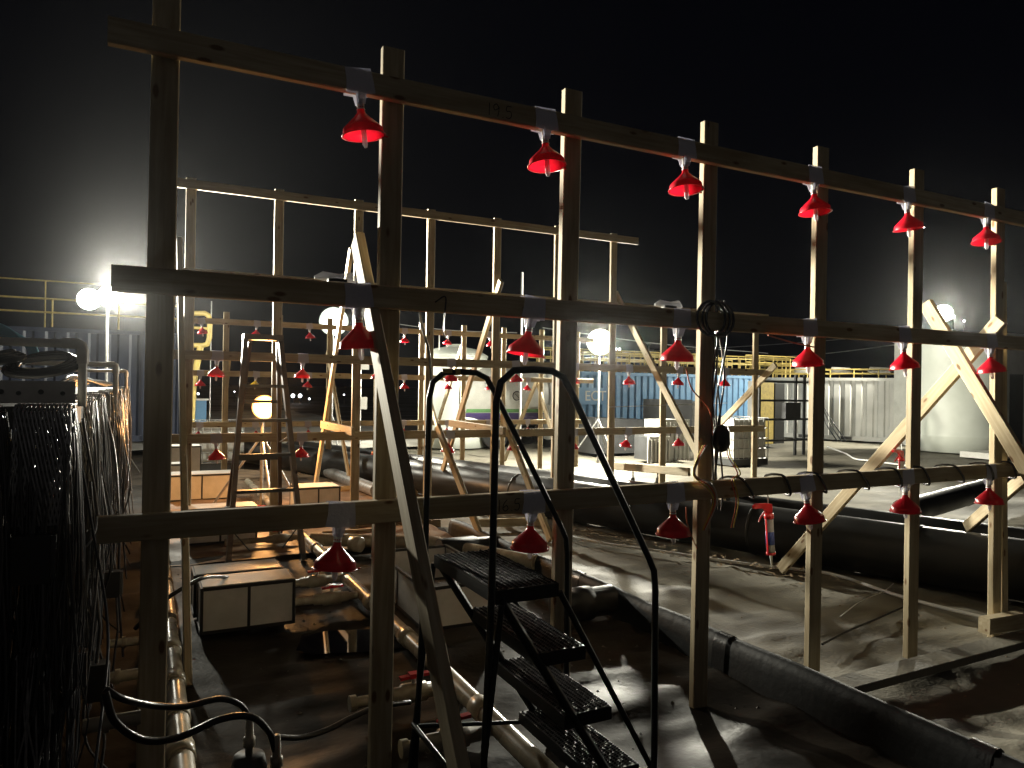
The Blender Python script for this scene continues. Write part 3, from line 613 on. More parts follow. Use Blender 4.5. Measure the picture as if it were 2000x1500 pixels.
# ------------------------------------------------------------------ pipes
def pipe(name, pts, r, m, label, couplings=(), n=20, group=None, cat='pipe', cm=None, seam=()):
    t = thing(name, label, cat, pts[0], group)
    MB().tube(pts, r, n).build('run', m, t)
    p0 = Vector(pts[0]); p1 = Vector(pts[-1]); L_ = (p1-p0).length; d = (p1-p0).normalized()
    for c_ in couplings:
        a = p0+d*c_; k = MB(); k.tube([a-d*0.055, a-d*0.05, a+d*0.05, a+d*0.055], [r*1.02, r*1.17, r*1.17, r*1.02], n); k.build('coupling', cm or m, t)
    for c_ in seam:
        a = p0+d*c_; MB().tube([a-d*0.012, a-d*0.006, a+d*0.006, a+d*0.012], [r*1.001, r*1.035, r*1.035, r*1.001], n).build('weld_bead', m, t)
    return t
pipe('pvc_pipe', [(0.150, 0.9, 0.085), (0.155, 3.0, 0.08), (0.165, 6, 0.075), (0.17, 11.0, 0.075)], 0.047, M['pvc'], 'long cream plastic pipe along the ground beside the leftmost post', (1.75, 2.25, 2.62, 3.02, 3.5, 4.05, 5.0, 6.2, 8), group='long cream plastic pipes')
pipe('pvc_pipe', [(1.385, 0.9, 0.085), (1.395, 4.0, 0.085), (1.41, 8, 0.08), (1.42, 11.5, 0.08)], 0.045, M['pvc'], 'long cream plastic pipe with couplings running under the leaning board', (1.2, 2.1, 3.15, 3.9, 4.6, 5.7, 7.5), group='long cream plastic pipes')
# laterals with red valves
for k, (Y, xa, lab) in enumerate(((2.82, 0.98, 'nearest cream side pipe with a red valve, below the leaning board'), (3.32, 0.90, 'cream side pipe with a red valve, next to the foot of the rolling steps'), (5.02, 0.80, 'cream side pipe with a red valve to the right of the large panelled box'), (5.5, 0.80, 'cream side pipe with a red valve behind the large panelled box'), (7.15, 0.72, 'cream side pipe with a red valve between the feet of the brown step ladder'), (8.6, 0.72, 'cream side pipe with a red valve glowing orange behind the brown step ladder'))):
    t = thing('valve_branch', lab, 'pipe', (1.2, Y, 0), 'cream side pipes with valves'); z = 0.08
    MB().tube([(1.355, Y, z), (1.30, Y, z), (1.295, Y, z), (1.245, Y, z), (1.24, Y, z), (1.12, Y, z), (1.115, Y, z), (1.06, Y, z), (1.055, Y, z), (xa, Y, z)], [0.026, 0.026, 0.036, 0.036, 0.046, 0.046, 0.036, 0.036, 0.026, 0.026], 14).build('pipe_body', M['pvc'], t)
    a = MB(); a.tube([(1.18, Y, z+0.04), (1.18, Y, z+0.072)], 0.011, 8); a.build('stem', M['white'], t)
    a = MB(); a.obox((1.11, Y, z+0.076), (1.255, Y, z+0.082), 0.03, 0.014, (0, 1, 0)); a.obox((1.155, Y, z+0.083), (1.205, Y, z+0.083), 0.042, 0.022, (0, 1, 0)); a.build('valve_handle', M['gun'], t)
    MB().tube([(xa, Y, z), (xa-0.03, Y, z)], 0.036, 12).build('end_cap', M['pvc'], t)
# black manifold pipe with a branch
mp_ = thing('liner_kerb', 'low black kerb running from the near ground past the fourth post, with black pipe branches', 'kerb', (2.95, 0.6, 0))
kb = MB(); prof = [(-0.062, -0.03), (-0.055, 0.08), (-0.05, 0.13), (-0.035, 0.162), (-0.012, 0.175), (0.012, 0.174), (0.032, 0.158), (0.045, 0.11), (0.055, -0.03)]
ys = np.arange(0.6, 7.05, 0.08); vs = []
for y_ in ys:
    xc = 2.985-0.0135*(y_-0.6); w_ = 0.010*math.sin(y_*2.3)+0.006*math.sin(y_*6.1); h_ = 1+0.025*math.sin(y_*3.1)+0.02*math.sin(y_*7.7)
    vs += [(xc+u+w_*(0.4+v*2), y_, v*h_) for u, v in prof]
kb.add(vs, [(a_*9+k, (a_+1)*9+k, (a_+1)*9+k+1, a_*9+k+1) for a_ in range(len(ys)-1) for k in range(8)]+[tuple(range(9)), tuple((len(ys)-1)*9+8-k for k in range(9))], True)
kb.build('kerb_body', M['kerb'], mp_)
for y_ in (1.7, 3.1, 4.6):
    xc = 2.985-0.0135*(y_-0.6); g_ = MB(); g_.add([(xc+u*1.12, yy_, v*1.035) for yy_ in (y_-0.05, y_+0.05) for u, v in prof], [(k, 9+k, 10+k, k+1) for k in range(8)], True); g_.build('joint_strip', M['rubber'], mp_)
a = MB(); a.tube([(2.90, 4.15, 0.10), (2.72, 4.15, 0.10), (2.715, 4.15, 0.10), (2.60, 4.15, 0.10), (2.595, 4.15, 0.10), (2.45, 4.15, 0.10)], [0.098, 0.098, 0.112, 0.112, 0.09, 0.09], 20); a.build('branch', M['hdpe'], mp_)
a = MB(); a.tube([(2.93, 6.0, 0.10), (2.7, 6.0, 0.10), (2.695, 6, 0.10), (2.35, 6.0, 0.10)], [0.09, 0.09, 0.105, 0.105], 20); a.build('branch', M['hdpe'], mp_)
pipe('cream_header', [(1.42, 6.9, 0.10), (2.4, 6.35, 0.10), (2.88, 5.2, 0.12)], 0.06, M['pvc'], 'cream pipe curving from behind the rolling steps to the black pipe', (0.5, 1.2), cat='pipe')
dA = Vector((3.23, -9.44, 0)); dA.normalize()
A0 = Vector((2.65, 12.56, 0.24))
pipe('black_pipe', [A0-dA*3, A0+dA*4.5, A0+dA*8, A0+dA*14], 0.23, M['hdpe'], 'thick black pipe lying nearest behind the frame, the closer of the large parallel pair', (), 32, group='black plastic pipes', seam=(5.2, 7.8, 9.6, 10.9, 12.3))
B0 = A0+Vector((0.62, 0.1, 0))
pipe('black_pipe', [B0-dA*2, B0+dA*5, B0+dA*14], 0.22, M['hdpe'], 'thick black pipe lying just beyond the closest large one', (), 32, group='black plastic pipes', seam=(4, 9.2))
C0 = P(1765, 1000, Z=0.34); C1 = P(2060, 918, Z=0.34)
pipe('black_pipe', [C0, (C0+C1)/2, C1], 0.13, M['hdpe'], 'shiny black pipe angled across the thick pair with a bright highlight along it', (), 28, group='black plastic pipes', seam=(1.9,))
E0 = P(1255, 995, Z=0.16); E1 = P(1400, 985, Z=0.16)
pipe('black_pipe', [E0, E1], 0.12, M['hdpe'], 'short black pipe end lying left of the fourth post beside the wood scraps', (), 24, group='black plastic pipes')
F0 = P(642, 922, Z=0.12); F1 = P(735, 958, Z=0.12)
pipe('grey_duct', [F0, F1], 0.09, M['galv'], 'short shiny grey duct lying on the ground between the middle frame braces', (), 18)
pipe('black_pipe', [F0-(F1-F0).normalized()*0.55, F0-(F1-F0).normalized()*0.02], 0.07, M['hdpe'], 'small black pipe stub joined at the head of the grey duct', (), 18, group='black plastic pipes')
# valves on the pipe beyond the frame
for k, px in enumerate((1236, 1284)):
    c = P(px, 945, Z=0.10); t = thing('gate_valve', ['small iron gate valve under the shadowed tie board, left one', 'small iron gate valve under the shadowed tie board, right one'][k], 'valve', (c.x, c.y, 0), 'iron gate valves')
    MB().lathe([(0.0, 0.0), (0.07, 0.0), (0.07, 0.1), (0.035, 0.13), (0.03, 0.2), (0, 0.2)], 14, (c.x, c.y, 0)).build('valve_body', M['dgrey'], t)
    MB().tube([(c.x, c.y, 0.2), (c.x, c.y, 0.36)], 0.01, 6).build('spindle', M['dgrey'], t)
    MB().tube([(c.x+0.07*math.cos(a), c.y+0.07*math.sin(a), 0.33) for a in np.linspace(0, 2*math.pi, 15)], 0.009, 6).build('hand_wheel', M['dgrey'], t)

# hoses and ropes on the ground
def on(x, y, z=0.02): return P(x, y, Z=z)
cord('white_hose', [on(1090, 1040), on(1160, 1058), on(1300, 1078), on(1450, 1100), on(1560, 1112), on(1640, 1125), on(1760, 1165), on(1920, 1205), on(2040, 1225)], 0.013, M['wwire'], 'thin white hose lying across the rumpled sheet below the black pipes', 'hose', n=8)
cord('pale_rope', [on(1616, 873), on(1650, 885), on(1670, 896), on(1700, 900), on(1760, 908), on(1800, 915)], 0.02, M['wwire'], 'pale rope lying on the sheet in front of the grey container', 'rope')
cord('black_hose', [P(205, 1345, Y=2.4), P(240, 1365, Y=2.4), P(300, 1378, Y=2.5), P(360, 1380, Y=2.55), P(430, 1365, Y=2.6), P(470, 1378, Y=2.62), P(486, 1405, Y=2.62), P(487, 1432, Y=2.62)], 0.0105, M['rubber'], 'black hose arching over the cream pipe, the upper of the two', 'hose', 'black hoses in the foreground', 8)
cord('black_hose', [P(205, 1352, Y=2.3), P(225, 1410, Y=2.3), P(280, 1445, Y=2.35), P(350, 1440, Y=2.4), P(430, 1405, Y=2.45), P(490, 1400, Y=2.45), P(525, 1430, Y=2.45), P(537, 1465, Y=2.45)], 0.011, M['rubber'], 'black hose arching over the cream pipe, the lower of the two', 'hose', 'black hoses in the foreground', 8)
cord('black_hose', [P(540, 1440, Y=2.9), P(590, 1440, Y=2.95), P(640, 1425, Y=3.0), P(690, 1400, Y=3.05), P(740, 1380, Y=3.1), P(800, 1372, Y=3.2)], 0.012, M['rubber'], 'black hose lying on the wet floor near the second post', 'hose', 'black hoses in the foreground', 8)
for x, y, Y, lab in ((487, 1440, 2.62, 'dark pump fitting at the end of the upper black hose'), (540, 1478, 2.45, 'dark pump fitting at the end of the lower black hose')):
    c = P(x, y, Y=Y); t = thing('hose_fitting', lab, 'fitting', (c.x, c.y, 0), 'hose end fittings')
    MB().lathe([(0.0, 0.10), (0.012, 0.10), (0.014, 0.03), (0.02, 0.03), (0.02, 0.0), (0.013, 0.0), (0.013, -0.05), (0, -0.05)], 12, c-up*0.03).build('barb', M['pvc'], t)
    MB().lathe([(0.0, c.z-0.06), (0.05, c.z-0.06), (0.06, c.z-0.1), (0.06, 0.02), (0.0, 0.02)], 16, (c.x, c.y, 0)).build('pump_body', M['dgrey'], t)
    MB().lathe([(0.065, 0.03), (0.075, 0.03), (0.075, 0.0), (0.0, 0.0)], 16, (c.x, c.y, 0)).build('base_flange', M['galv'], t)
cord('black_hose', [(-0.02, 4.6, 0.16), (0.1, 4.55, 0.30), (0.3, 4.6, 0.40), (0.42, 4.8, 0.36), (0.5, 4.95, 0.31)], 0.012, M['rubber'], 'black hose curving onto the lid of the large panelled box', 'hose', 'black hoses in the foreground', 8)
cord('dark_streak', [on(1606, 1258, .01), on(1650, 1235, .012), on(1720, 1205, .012), on(1765, 1185, .012)], 0.008, M['rubber'], 'thin dark streak snaking over the sheet between the fifth and sixth posts', 'cord')  # thin dark line laid along the sheet
cord('fine_string', [on(1640, 1205, .02), on(1680, 1175, .02), on(1725, 1155, .02), on(1745, 1140, .02)], 0.004, M['wwire'], 'fine pale string lying on the sheet between the fifth and sixth posts', 'string')

# ------------------------------------------------------------------ panelled boxes
def panel_box(x0, x1, y0, y1, z1, label, nf=2, z0=0.03, name='panelled_box', open_top=False):
    t = thing(name, label, 'box', ((x0+x1)/2, (y0+y1)/2, z0), 'white panelled boxes'); e = 0.010
    def trimset():
        a = MB(); w = 0.018
        for X in (x0, x1):
            for Y in (y0, y1): a.box((X-w/2, Y-w/2, z0), (X+w/2, Y+w/2, z1))
        for Z in (z0+w/2, z1-w/2):
            for Y in (y0, y1): a.box((x0+w/2+.0005, Y-w/2-.0008, Z-w/2-.0007), (x1-w/2-.0005, Y+w/2+.0008, Z+w/2+.0007))
            for X in (x0, x1): a.box((X-w/2-.0008, y0+w/2+.0005, Z-w/2-.0007), (X+w/2+.0008, y1-w/2-.0005, Z+w/2+.0007))
        for k in range(1, nf):
            X = x0+(x1-x0)*k/nf
            a.box((X-w/2, y0-w/2+.001, z0+w), (X+w/2, y0+.002, z1-w))
            a.box((X-w/2, y1-.002, z0+w), (X+w/2, y1+w/2-.001, z1-w))
        Ym = (y0+y1)/2
        for X in (x0, x1):
            if y1-y0 > 0.45: a.box((X-w/2+.001, Ym-w/2, z0+w), (X+w/2-.001, Ym+w/2, z1-w))
        return a
    trimset().build('edge_trim', M['trim'], t)
    for k in range(nf):
        a_, b_ = x0+(x1-x0)*k/nf+.009, x0+(x1-x0)*(k+1)/nf-.009
        MB().box((a_, y0-0.004, z0+.017), (b_, y0+0.002, z1-.017)).build('front_panel', M['panel'], t)
        MB().box((a_, y1-0.002, z0+.017), (b_, y1+0.004, z1-.017)).build('back_panel', M['panel'], t)
    for X, s in ((x0, -1), (x1, 1)): MB().box((X-0.004, y0+.01, z0+.017), (X+0.004, y1-.01, z1-.017)).build('side_panel', M['panel'], t)
    if not open_top: MB().box((x0+.004, y0+.004, z1+.0005), (x1-.004, y1-.004, z1+.006)).build('lid', M['panel'], t)
    return t
panel_box(0.335, 0.875, 4.75, 5.02, 0.31, 'large white panelled box with black edges nearest the viewer, right of the leftmost post')
panel_box(0.32, 0.86, 5.12, 5.38, 0.30, 'white panelled box standing directly behind the nearest one, only its lid showing')
panel_box(1.58, 2.15, 4.25, 5.35, 0.30, 'open white panelled box with black edges under the top platform of the rolling steps', nf=1, open_top=True)
panel_box(0.35, 1.0, 7.4, 7.7, 0.36, 'white panelled box partly hidden by the lowest rail, before the brown step ladder')
panel_box(0.30, 1.1, 10.2, 10.6, 0.36, 'cream panelled box with two front panels lit orange by the warm lamp')
panel_box(0.18, 0.60, 11.2, 11.5, 0.40, 'small cream box just behind the orange lit two panel box', nf=1)
panel_box(0.12, 0.85, 12.8, 13.2, 0.52, 'pale cream box farthest back on the left, beyond the others', nf=1)
panel_box(1.62, 2.12, 8.7, 9.1, 0.33, 'white panelled box standing right of the brown step ladder feet')

# puddle with torn film
pd = MB(); pr = [(578, 1270), (590, 1240), (640, 1232), (730, 1228), (800, 1232), (806, 1262), (740, 1272), (660, 1275), (610, 1278)]
pd.add([on(x, y, 0.022) for x, y in pr], [tuple(range(len(pr)-1, -1, -1))]); po = pd.build('puddle', M['water']); tag(po, None, kind='structure')
# timber scraps on the ground
def scrap(x0, y0, x1, y1, label, z=0.045, w=0.089, t=0.038, m=None, wd=(0, 0, 1)):
    o = board('timber_offcut', P(x0, y0, Z=z), P(x1, y1, Z=z), w, t, wd, None, m); tag(o, label, 'timber', 'pieces of timber on the ground')
scrap(1418, 1048, 1510, 1062, 'pale timber offcut lying under the brace foot beside the thick black pipe')
scrap(1500, 1075, 1590, 1082, 'timber offcut end lying left of the fifth post')
scrap(1590, 1072, 1680, 1092, 'pale timber offcut with a cut end, lying right of the fifth post')
scrap(1130, 1000, 1200, 1018, 'short timber piece lying left of the fourth post', 0.03, 0.05)
scrap(1270, 1003, 1345, 1010, 'light timber piece under the short black pipe end')
scrap(600, 962, 735, 950, 'long flat timber lit orange right of the brown step ladder')
scrap(925, 1022, 1068, 1018, 'dark timber lying across the floor behind the near funnel', 0.05)
scrap(700, 1030, 860, 1022, 'dark timber edging on the floor left of the handrail', 0.03, m=M['woodg'])
scrap(630, 1046, 735, 1040, 'dark wet timber lying behind the second post', 0.03, m=M['woodg'])
scrap(760, 965, 815, 960, 'small pale block of timber on the floor behind the leaning board', 0.06)
o = board('sill_board', (3.20, 2.56, 0.035), (6.2, 2.60, 0.035), 0.14, 0.045, (0, 1, 0), None, M['tarp']); tag(o, 'fabric covered sill board lying along the foot of the near frame', 'board')
# leaf litter and debris along the black pipe
db = MB()
for i in range(420):
    f = random.random(); b_ = A0+dA*(2.6+f*6.5)+Vector((-0.38-random.random()**2*0.5, -0.1, 0)); a = random.random()*6.28; l = random.uniform(0.01, 0.05); w_ = random.uniform(.003, .012)
    z = random.uniform(0.012, 0.045); d = Vector((math.cos(a), math.sin(a), random.uniform(-.2, .3)))*l; n2 = Vector((-math.sin(a), math.cos(a), 0))*w_
    p = Vector((b_.x, b_.y, z)); db.add([p-d-n2, p+d-n2, p+d+n2, p-d+n2], [(0, 1, 2, 3)])
tag(db.build('wood_debris', M['woodg']), 'scattered bark and wood chips along the foot of the thick black pipe', 'debris', kind='stuff')

def litter(name, n, fn, m, label, lo, hi):
    mb = MB()
    for i in range(n):
        x, y, z = fn(); r_ = random.uniform(lo, hi); vs = []
        for q_ in range(6):
            a = q_*math.pi/3; k = r_*random.uniform(.6, 1.2); vs.append((x+k*math.cos(a), y+k*math.sin(a)*0.7, z))
        vs.append((x, y, z+r_*random.uniform(.3, .8))); mb.add(vs, [(q_, (q_+1) % 6, 6) for q_ in range(6)])
    tag(mb.build(name, m), label, 'litter', kind='stuff')
def zl(x, y): return float(h_liner(np.array([[x]]), np.array([[y]]))[0, 0])
def zt(x, y): return float(h_tarp(np.array([[x]]), np.array([[y]]))[0, 0])
def pl_(): x = random.uniform(0.2, 2.85); y = random.uniform(2.6, 11); return x, y, zl(x, y)
def pt_(): x = random.uniform(3.1, 9); y = random.uniform(1.5, 11); return x, y, zt(x, y)
litter('mud_crumbs', 500, pl_, M['earth'], 'crumbs of mud and grit scattered over the wet dark liner', 0.003, 0.014)
litter('grit', 500, pt_, M['woodg'], 'grit and small chips scattered over the pale fabric sheet', 0.003, 0.011)

# ------------------------------------------------------------------ cable wall at the left
def cable_bundle(xl, xr, Y, ztop, zbot, label, seed):
    rs = random.Random(seed); t = thing('cable_bundle', label, 'cable bundle', ((xl+xr)/2, Y, 0), 'hanging bundles of black cable'); w = xr-xl
    core = MB(); nz = 12; vs = []
    for i in range(nz+1):
        z = ztop-0.02-(ztop-zbot-0.1)*i/nz; sw = w/2*(0.93+0.12*math.sin(i*1.3+seed)); cx_ = (xl+xr)/2+0.012*math.sin(i*0.9+seed*2); dy = 0.028+0.010*math.sin(i*1.7+seed)
        for q_ in range(10):
            a_ = 2*math.pi*q_/10; vs.append((cx_+sw*math.copysign(abs(math.cos(a_))**0.5, math.cos(a_)), Y+dy*math.copysign(abs(math.sin(a_))**0.5, math.sin(a_)), z))
    core.add(vs, [(i*10+k, i*10+(k+1) % 10, (i+1)*10+(k+1) % 10, (i+1)*10+k) for i in range(nz) for k in range(10)]+[tuple(range(10)), tuple(nz*10+9-k for k in range(10))], True)
    core.build('core_bundle', M['rubber'], t)
    a = MB()   # long strands
    for k in range(22):
        x_ = xr+rs.uniform(0.0, 0.012); y_ = Y-0.05+0.10*k/21; zb = zbot+rs.uniform(0, 0.5)
        a.tube(smooth([(x_-0.01, y_, ztop-0.005), (x_+0.004, y_+rs.uniform(-.02, .02), ztop-0.15), (x_+rs.uniform(-.01, .03), y_+rs.uniform(-.05, .05), ztop-0.5), (x_+rs.uniform(-.02, .03), y_+rs.uniform(-.08, .08), (ztop+zb)/2-0.2), (x_, y_+rs.uniform(-.1, .1), zb)], 3), rs.uniform(0.0018, 0.0036), 5, False)
    for k in range(26):
        f = k/25; x = xl+w*f; yy = Y-0.045+rs.uniform(-0.03, 0.0); s1 = rs.uniform(-.03, .03); s2 = rs.uniform(-.05, .05); zb = zbot+rs.uniform(0, 0.4)
        xm = x+s1
        pts = [(x, Y+0.03, ztop-0.005), (x+rs.uniform(-.004, .004), yy-0.02, ztop-0.05), (xm, yy-0.03, ztop-0.35), (xm+s2*0.6, yy-0.02, ztop-0.7), (x+s2, yy, (zb+ztop)/2-0.35), (x+s2*0.3, yy, zb)]
        a.tube(smooth(pts, 3), rs.uniform(0.0018, 0.0042), 5, False)
    a.build('strands', M['cable'], t)
    b = MB()   # woven sleeve: two sets of crossing turns that get looser on the way down
    for k in range(15):
        for sgn in (-1, 1):
            x = xl+w*(k+0.5)/15; pts = []
            for i in range(9):
                g = i/8; xx = x+sgn*g*w*0.45; 
                xx = xl + abs(((xx-xl)/w) % 2 - 0) * w if 0 <= (xx-xl)/w % 2 <= 1 else xl+(2-((xx-xl)/w) % 2)*w
                pts.append((xx, Y-0.088-0.004*sgn-0.012*math.sin(g*3), ztop-0.01-0.30*g))
            b.tube(pts, 0.0030, 5, False)
    b.build('mesh_sleeve', M['sleeve'], t)
    c = MB()   # rolled lip on top: short twists
    for k in range(13):
        x = xl+w*(k+0.2)/13; c.tube([(x-0.003, Y-0.06, ztop-0.012), (x, Y-0.045, ztop+0.004), (x+0.005, Y-0.02, ztop+0.007), (x+0.008, Y, ztop-0.006)], 0.004, 5)
    c.build('rolled_lip', M['sleeve'], t)
    zl2 = ztop-rs.uniform(0.45, 0.65); xo = rs.uniform(-0.3, 0.3)*w; e_ = MB()   # a second rolled sleeve hanging lower down
    for k in range(10):
        x = xl+w*0.2+xo*0.3+w*0.06*k; e_.tube([(x-0.003, Y-0.085, zl2-0.012), (x, Y-0.078, zl2+0.004), (x+0.005, Y-0.06, zl2+0.007), (x+0.008, Y-0.045, zl2-0.006)], 0.0035, 5)
        e_.tube(smooth([(x, Y-0.084, zl2-0.01), (x+0.012*math.sin(k), Y-0.09, zl2-0.15), (x+0.02*math.sin(k*2.1), Y-0.085, zl2-0.34), (x+0.012*math.sin(k*3), Y-0.07, zl2-0.5)], 3), 0.0028, 5, False)
    e_.build('lower_sleeve', M['sleeve'], t)
    g_ = MB()
    for k in range(7):
        x = xl+w*rs.random(); z_ = ztop-rs.uniform(0.25, 0.8); dx = rs.uniform(-.05, .05)
        g_.tube(smooth([(x, Y-0.07, z_), (x+dx*0.4, Y-0.095, z_-0.12), (x+dx, Y-0.09, z_-0.28), (x+dx*0.7, Y-0.07, z_-0.5)], 4), rs.uniform(.003, .005), 6, False)
    g_.build('thick_strands', M['cable'], t)
    return t
bundles = [(-0.60, -0.475, 2.27, 1.47), (-0.455, -0.325, 2.30, 1.475), (-0.300, -0.168, 2.35, 1.478), (-0.295, -0.168, 3.30, 1.477), (-0.29, -0.168, 4.05, 1.480), (-0.285, -0.165, 4.9, 1.48), (-0.28, -0.16, 5.9, 1.48), (-0.28, -0.16, 7.0, 1.48), (-0.27, -0.155, 8.3, 1.48), (-0.27, -0.15, 9.8, 1.48)]
BL = ['hanging bundle of black cables cut off by the picture edge', 'hanging bundle of black cables left of the nearest plastic pipe corner', 'large hanging bundle of black cables under the nearest plastic pipe corner', 'hanging black cable bundle just behind the nearest pipe corner', 'fourth hanging black cable bundle along the rack, counting from the leftmost', 'fifth hanging black cable bundle along the rack', 'sixth hanging black cable bundle along the rack', 'seventh hanging black cable bundle along the rack', 'eighth hanging black cable bundle along the rack, close to the leftmost post', 'farthest hanging black cable bundle along the rack']
for k, (a, b, Y, z) in enumerate(bundles): cable_bundle(a, b, Y, z, 0.25, BL[k], 40+k)
for k, (x, y, Y, w, h) in enumerate(((62, 1090, 2.25, 0.085, 0.125), (146, 1005, 3.22, 0.085, 0.135), (190, 955, 4.2, 0.085, 0.15), (212, 902, 5.1, 0.085, 0.15), (135, 1310, 2.6, 0.07, 0.12), (218, 1140, 3.9, 0.07, 0.12), (188, 1330, 3.0, 0.06, 0.13))):
    c = P(x, y, Y=Y); t = thing('connector_box', ['black connector box nearest the picture edge', 'black connector box, second along the cable rack', 'black connector box, third along the cable rack', 'black connector box, smallest of the upper four', 'black connector box hanging low below the rest at the front', 'black connector box hanging at knee height close to the leftmost post', 'black connector box hanging low beside the grey cord'][k], 'connector box', c, 'black boxes on the cable rack')
    MB().box((c.x-w/2, Y-0.03, c.z-h/2), (c.x+w/2, Y+0.03, c.z+h/2)).build('case', M['trim'], t)
    MB().box((c.x+w/2+.0005, Y-0.022, c.z-h/2+.01), (c.x+w/2+0.012, Y+0.022, c.z+h/2-.004)).build('side_cover', M['dgrey'], t)
    MB().tube([(c.x, Y, c.z+h/2), (c.x+0.01, Y, c.z+h/2+0.12), (c.x-0.01, Y+0.02, c.z+h/2+0.3)], 0.006, 6).build('lead', M['cable'], t)
    MB().tube([(c.x+w*0.3, Y, c.z-h/2), (c.x+0.03, Y-0.02, c.z-h/2-0.15), (c.x+0.01, Y, c.z-h/2-0.35)], 0.005, 6).build('lead', M['cable'], t)
rnd = random.Random(5)
for k in range(16):
    Y = 2.5+k*0.42; z = rnd.uniform(1.25, 1.0); x = -0.14+rnd.uniform(-.02, .02)
    cord('dangling_cable', [(x-0.05, Y, 1.42), (x, Y+rnd.uniform(-.1, .1), z), (x+rnd.uniform(-.02, .05), Y+rnd.uniform(-.15, .15), z-0.35), (x+rnd.uniform(-.05, .03), Y+rnd.uniform(-.2, .2), z-0.7), (x+0.05, Y+0.1, 0.12)], rnd.uniform(0.003, 0.006), M['cable'],
         'thin black cable dangling in front of the hanging bundles', group='loose cables dangling from the rack')
cord('white_lead', [P(190, 1010, Y=2.7), P(187, 1035, Y=2.65), P(178, 1055, Y=2.6), P(168, 1068, Y=2.6)], 0.003, M['wwire'], 'short white wire curving below the left end of the lowest rail', 'wire')
rk = thing('pipe_portal', 'grey plastic pipe portal nearest over the cable rack', 'pipe frame', (-0.6, 2.57, 0), 'pipe portals over the cable rack')
def portal(t, Y, z=1.662, x0=-1.4, x1=-0.165, r=0.0125):
    MB().tube([(x1, Y, 1.472), (x1, Y, z-0.03), (x1-0.004, Y, z-0.010), (x1-0.014, Y, z-0.002), (x1-0.03, Y, z), (x0, Y, z)], r, 12).build('pipe_run', M['pvcw'], t)
    MB().tube([(x1, Y, z-0.06), (x1, Y, z-0.02), (x1-0.004, Y, z-0.006), (x1-0.016, Y, z+0.0005), (x1-0.04, Y, z+0.001), (x1-0.055, Y, z+0.001)], r*1.28, 12).build('elbow', M['pvcw'], t)
portal(rk, 2.57)
for k, (Y, l) in enumerate(((5.6, 'grey plastic pipe portal in the middle of the cable rack'), (9.0, 'farthest grey plastic pipe portal over the cable rack'))):
    t = thing('pipe_portal', l, 'pipe frame', (-0.6, Y, 0), 'pipe portals over the cable rack'); portal(t, Y, r=0.016)
tr = thing('perforated_trough', 'grey white trough with a row of round holes on top of the cable rack', 'trough', (-0.6, 2.5, 1.48))
MB().box((-1.3, 2.50, 1.485), (-0.178, 2.506, 1.548)).build('front_wall', M['pvcw'], tr)
MB().box((-1.3, 2.507, 1.483), (-0.178, 2.62, 1.489)).build('trough_floor', M['pvcw'], tr)
for k in range(11):
    x = -0.21-k*0.05-0.004*(k % 3); MB().tube([(x, 2.4975, 1.512+0.004*(k % 2)), (x, 2.4998, 1.512+0.004*(k % 2))], 0.0065+0.001*(k % 2), 10).build('hole', M['trim'], tr)
# glossy coils lying on the trough
cl = MB()
for (cx_, w_, ph, kk) in ((-0.27, 0.095, 0.4, 3), (-0.44, 0.12, 1.2, 3), (-0.66, 0.13, 0.1, 3), (-0.9, 0.15, 0.8, 3)):
    for k in range(kk):
        pts = [(cx_+w_*(1-0.12*k)*math.cos(a), 2.60+0.07*math.sin(a)+0.01*k, 1.592+0.006*k+0.030*math.sin(a+ph)) for a in np.linspace(0, 2*math.pi, 28)]
        cl.tube(pts, 0.010, 8, False)
tag(cl.build('coiled_tubing', M['cable'], None), 'glossy black tubing coiled in loops on the perforated trough', 'tubing')
for k in range(7):
    x = -0.55-0.16*k*0.4
    cord('rack_hose', [(-0.28-0.01*k, 2.9+0.1*k, 1.50), (-0.26, 3.4+0.2*k, 1.565-0.004*k), (-0.24-0.006*k, 4.2+0.3*k, 1.55), (-0.22, 5.3+0.4*k, 1.52)], 0.008, M['cable'], 'glossy black hose laid lengthwise along the top of the cable rack', 'hose', 'hoses laid along the rack top')
for k in range(8):
    c0 = P(-30-4*k, 690, D=6.5); r_ = 1.0
    pts = [P(-60, 640+5*k, D=6.6), P(-10+3*k, 632+4*k, D=6.5), P(25+6*k*0.9, 648+3*k, D=6.5), P(52+5*k*0.5, 678, D=6.4), P(62+5*k*0.5, 705, D=6.4)]
    cord('blue_hose', pts, 0.012, M['bhose'], 'pale blue hose arching over behind the pipe portal', 'hose', 'pale blue hoses arching over the rack')
# rack table under the bundles
rt_ = thing('cable_rack', 'dark frame table carrying the cable bundles', 'rack', (-0.8, 5, 0))
MB().box((-1.5, 2.63, 1.40), (-0.20, 10.5, 1.47)).build('rack_top', M['dgrey'], rt_)
for Y in (2.75, 4.6, 6.6, 8.6, 10.3):
    for X in (-0.42, -1.4): MB().box((X-0.025, Y-0.025, 0), (X+0.025, Y+0.025, 1.399)).build('leg', M['dgrey'], rt_)
for k, (x, y) in enumerate(((205, 1412), (228, 1322), (240, 1255))):
    c = P(x, y, Y=(2.6, 3.3, 4.1)[k]); t = thing('pipe_stub', ['lowest cream pipe stub sticking out under the cable rack', 'middle cream pipe stub under the cable rack', 'upper cream pipe stub under the cable rack'][k], 'pipe', c, 'cream pipe stubs under the rack')
    MB().tube([(c.x-0.06, c.y, c.z), (c.x+0.10, c.y, c.z)], 0.022, 12).build('stub', M['pvc'], t); MB().tube([(c.x-0.005, c.y, c.z), (c.x+0.012, c.y, c.z)], 0.030, 12).build('flange', M['pvc'], t)

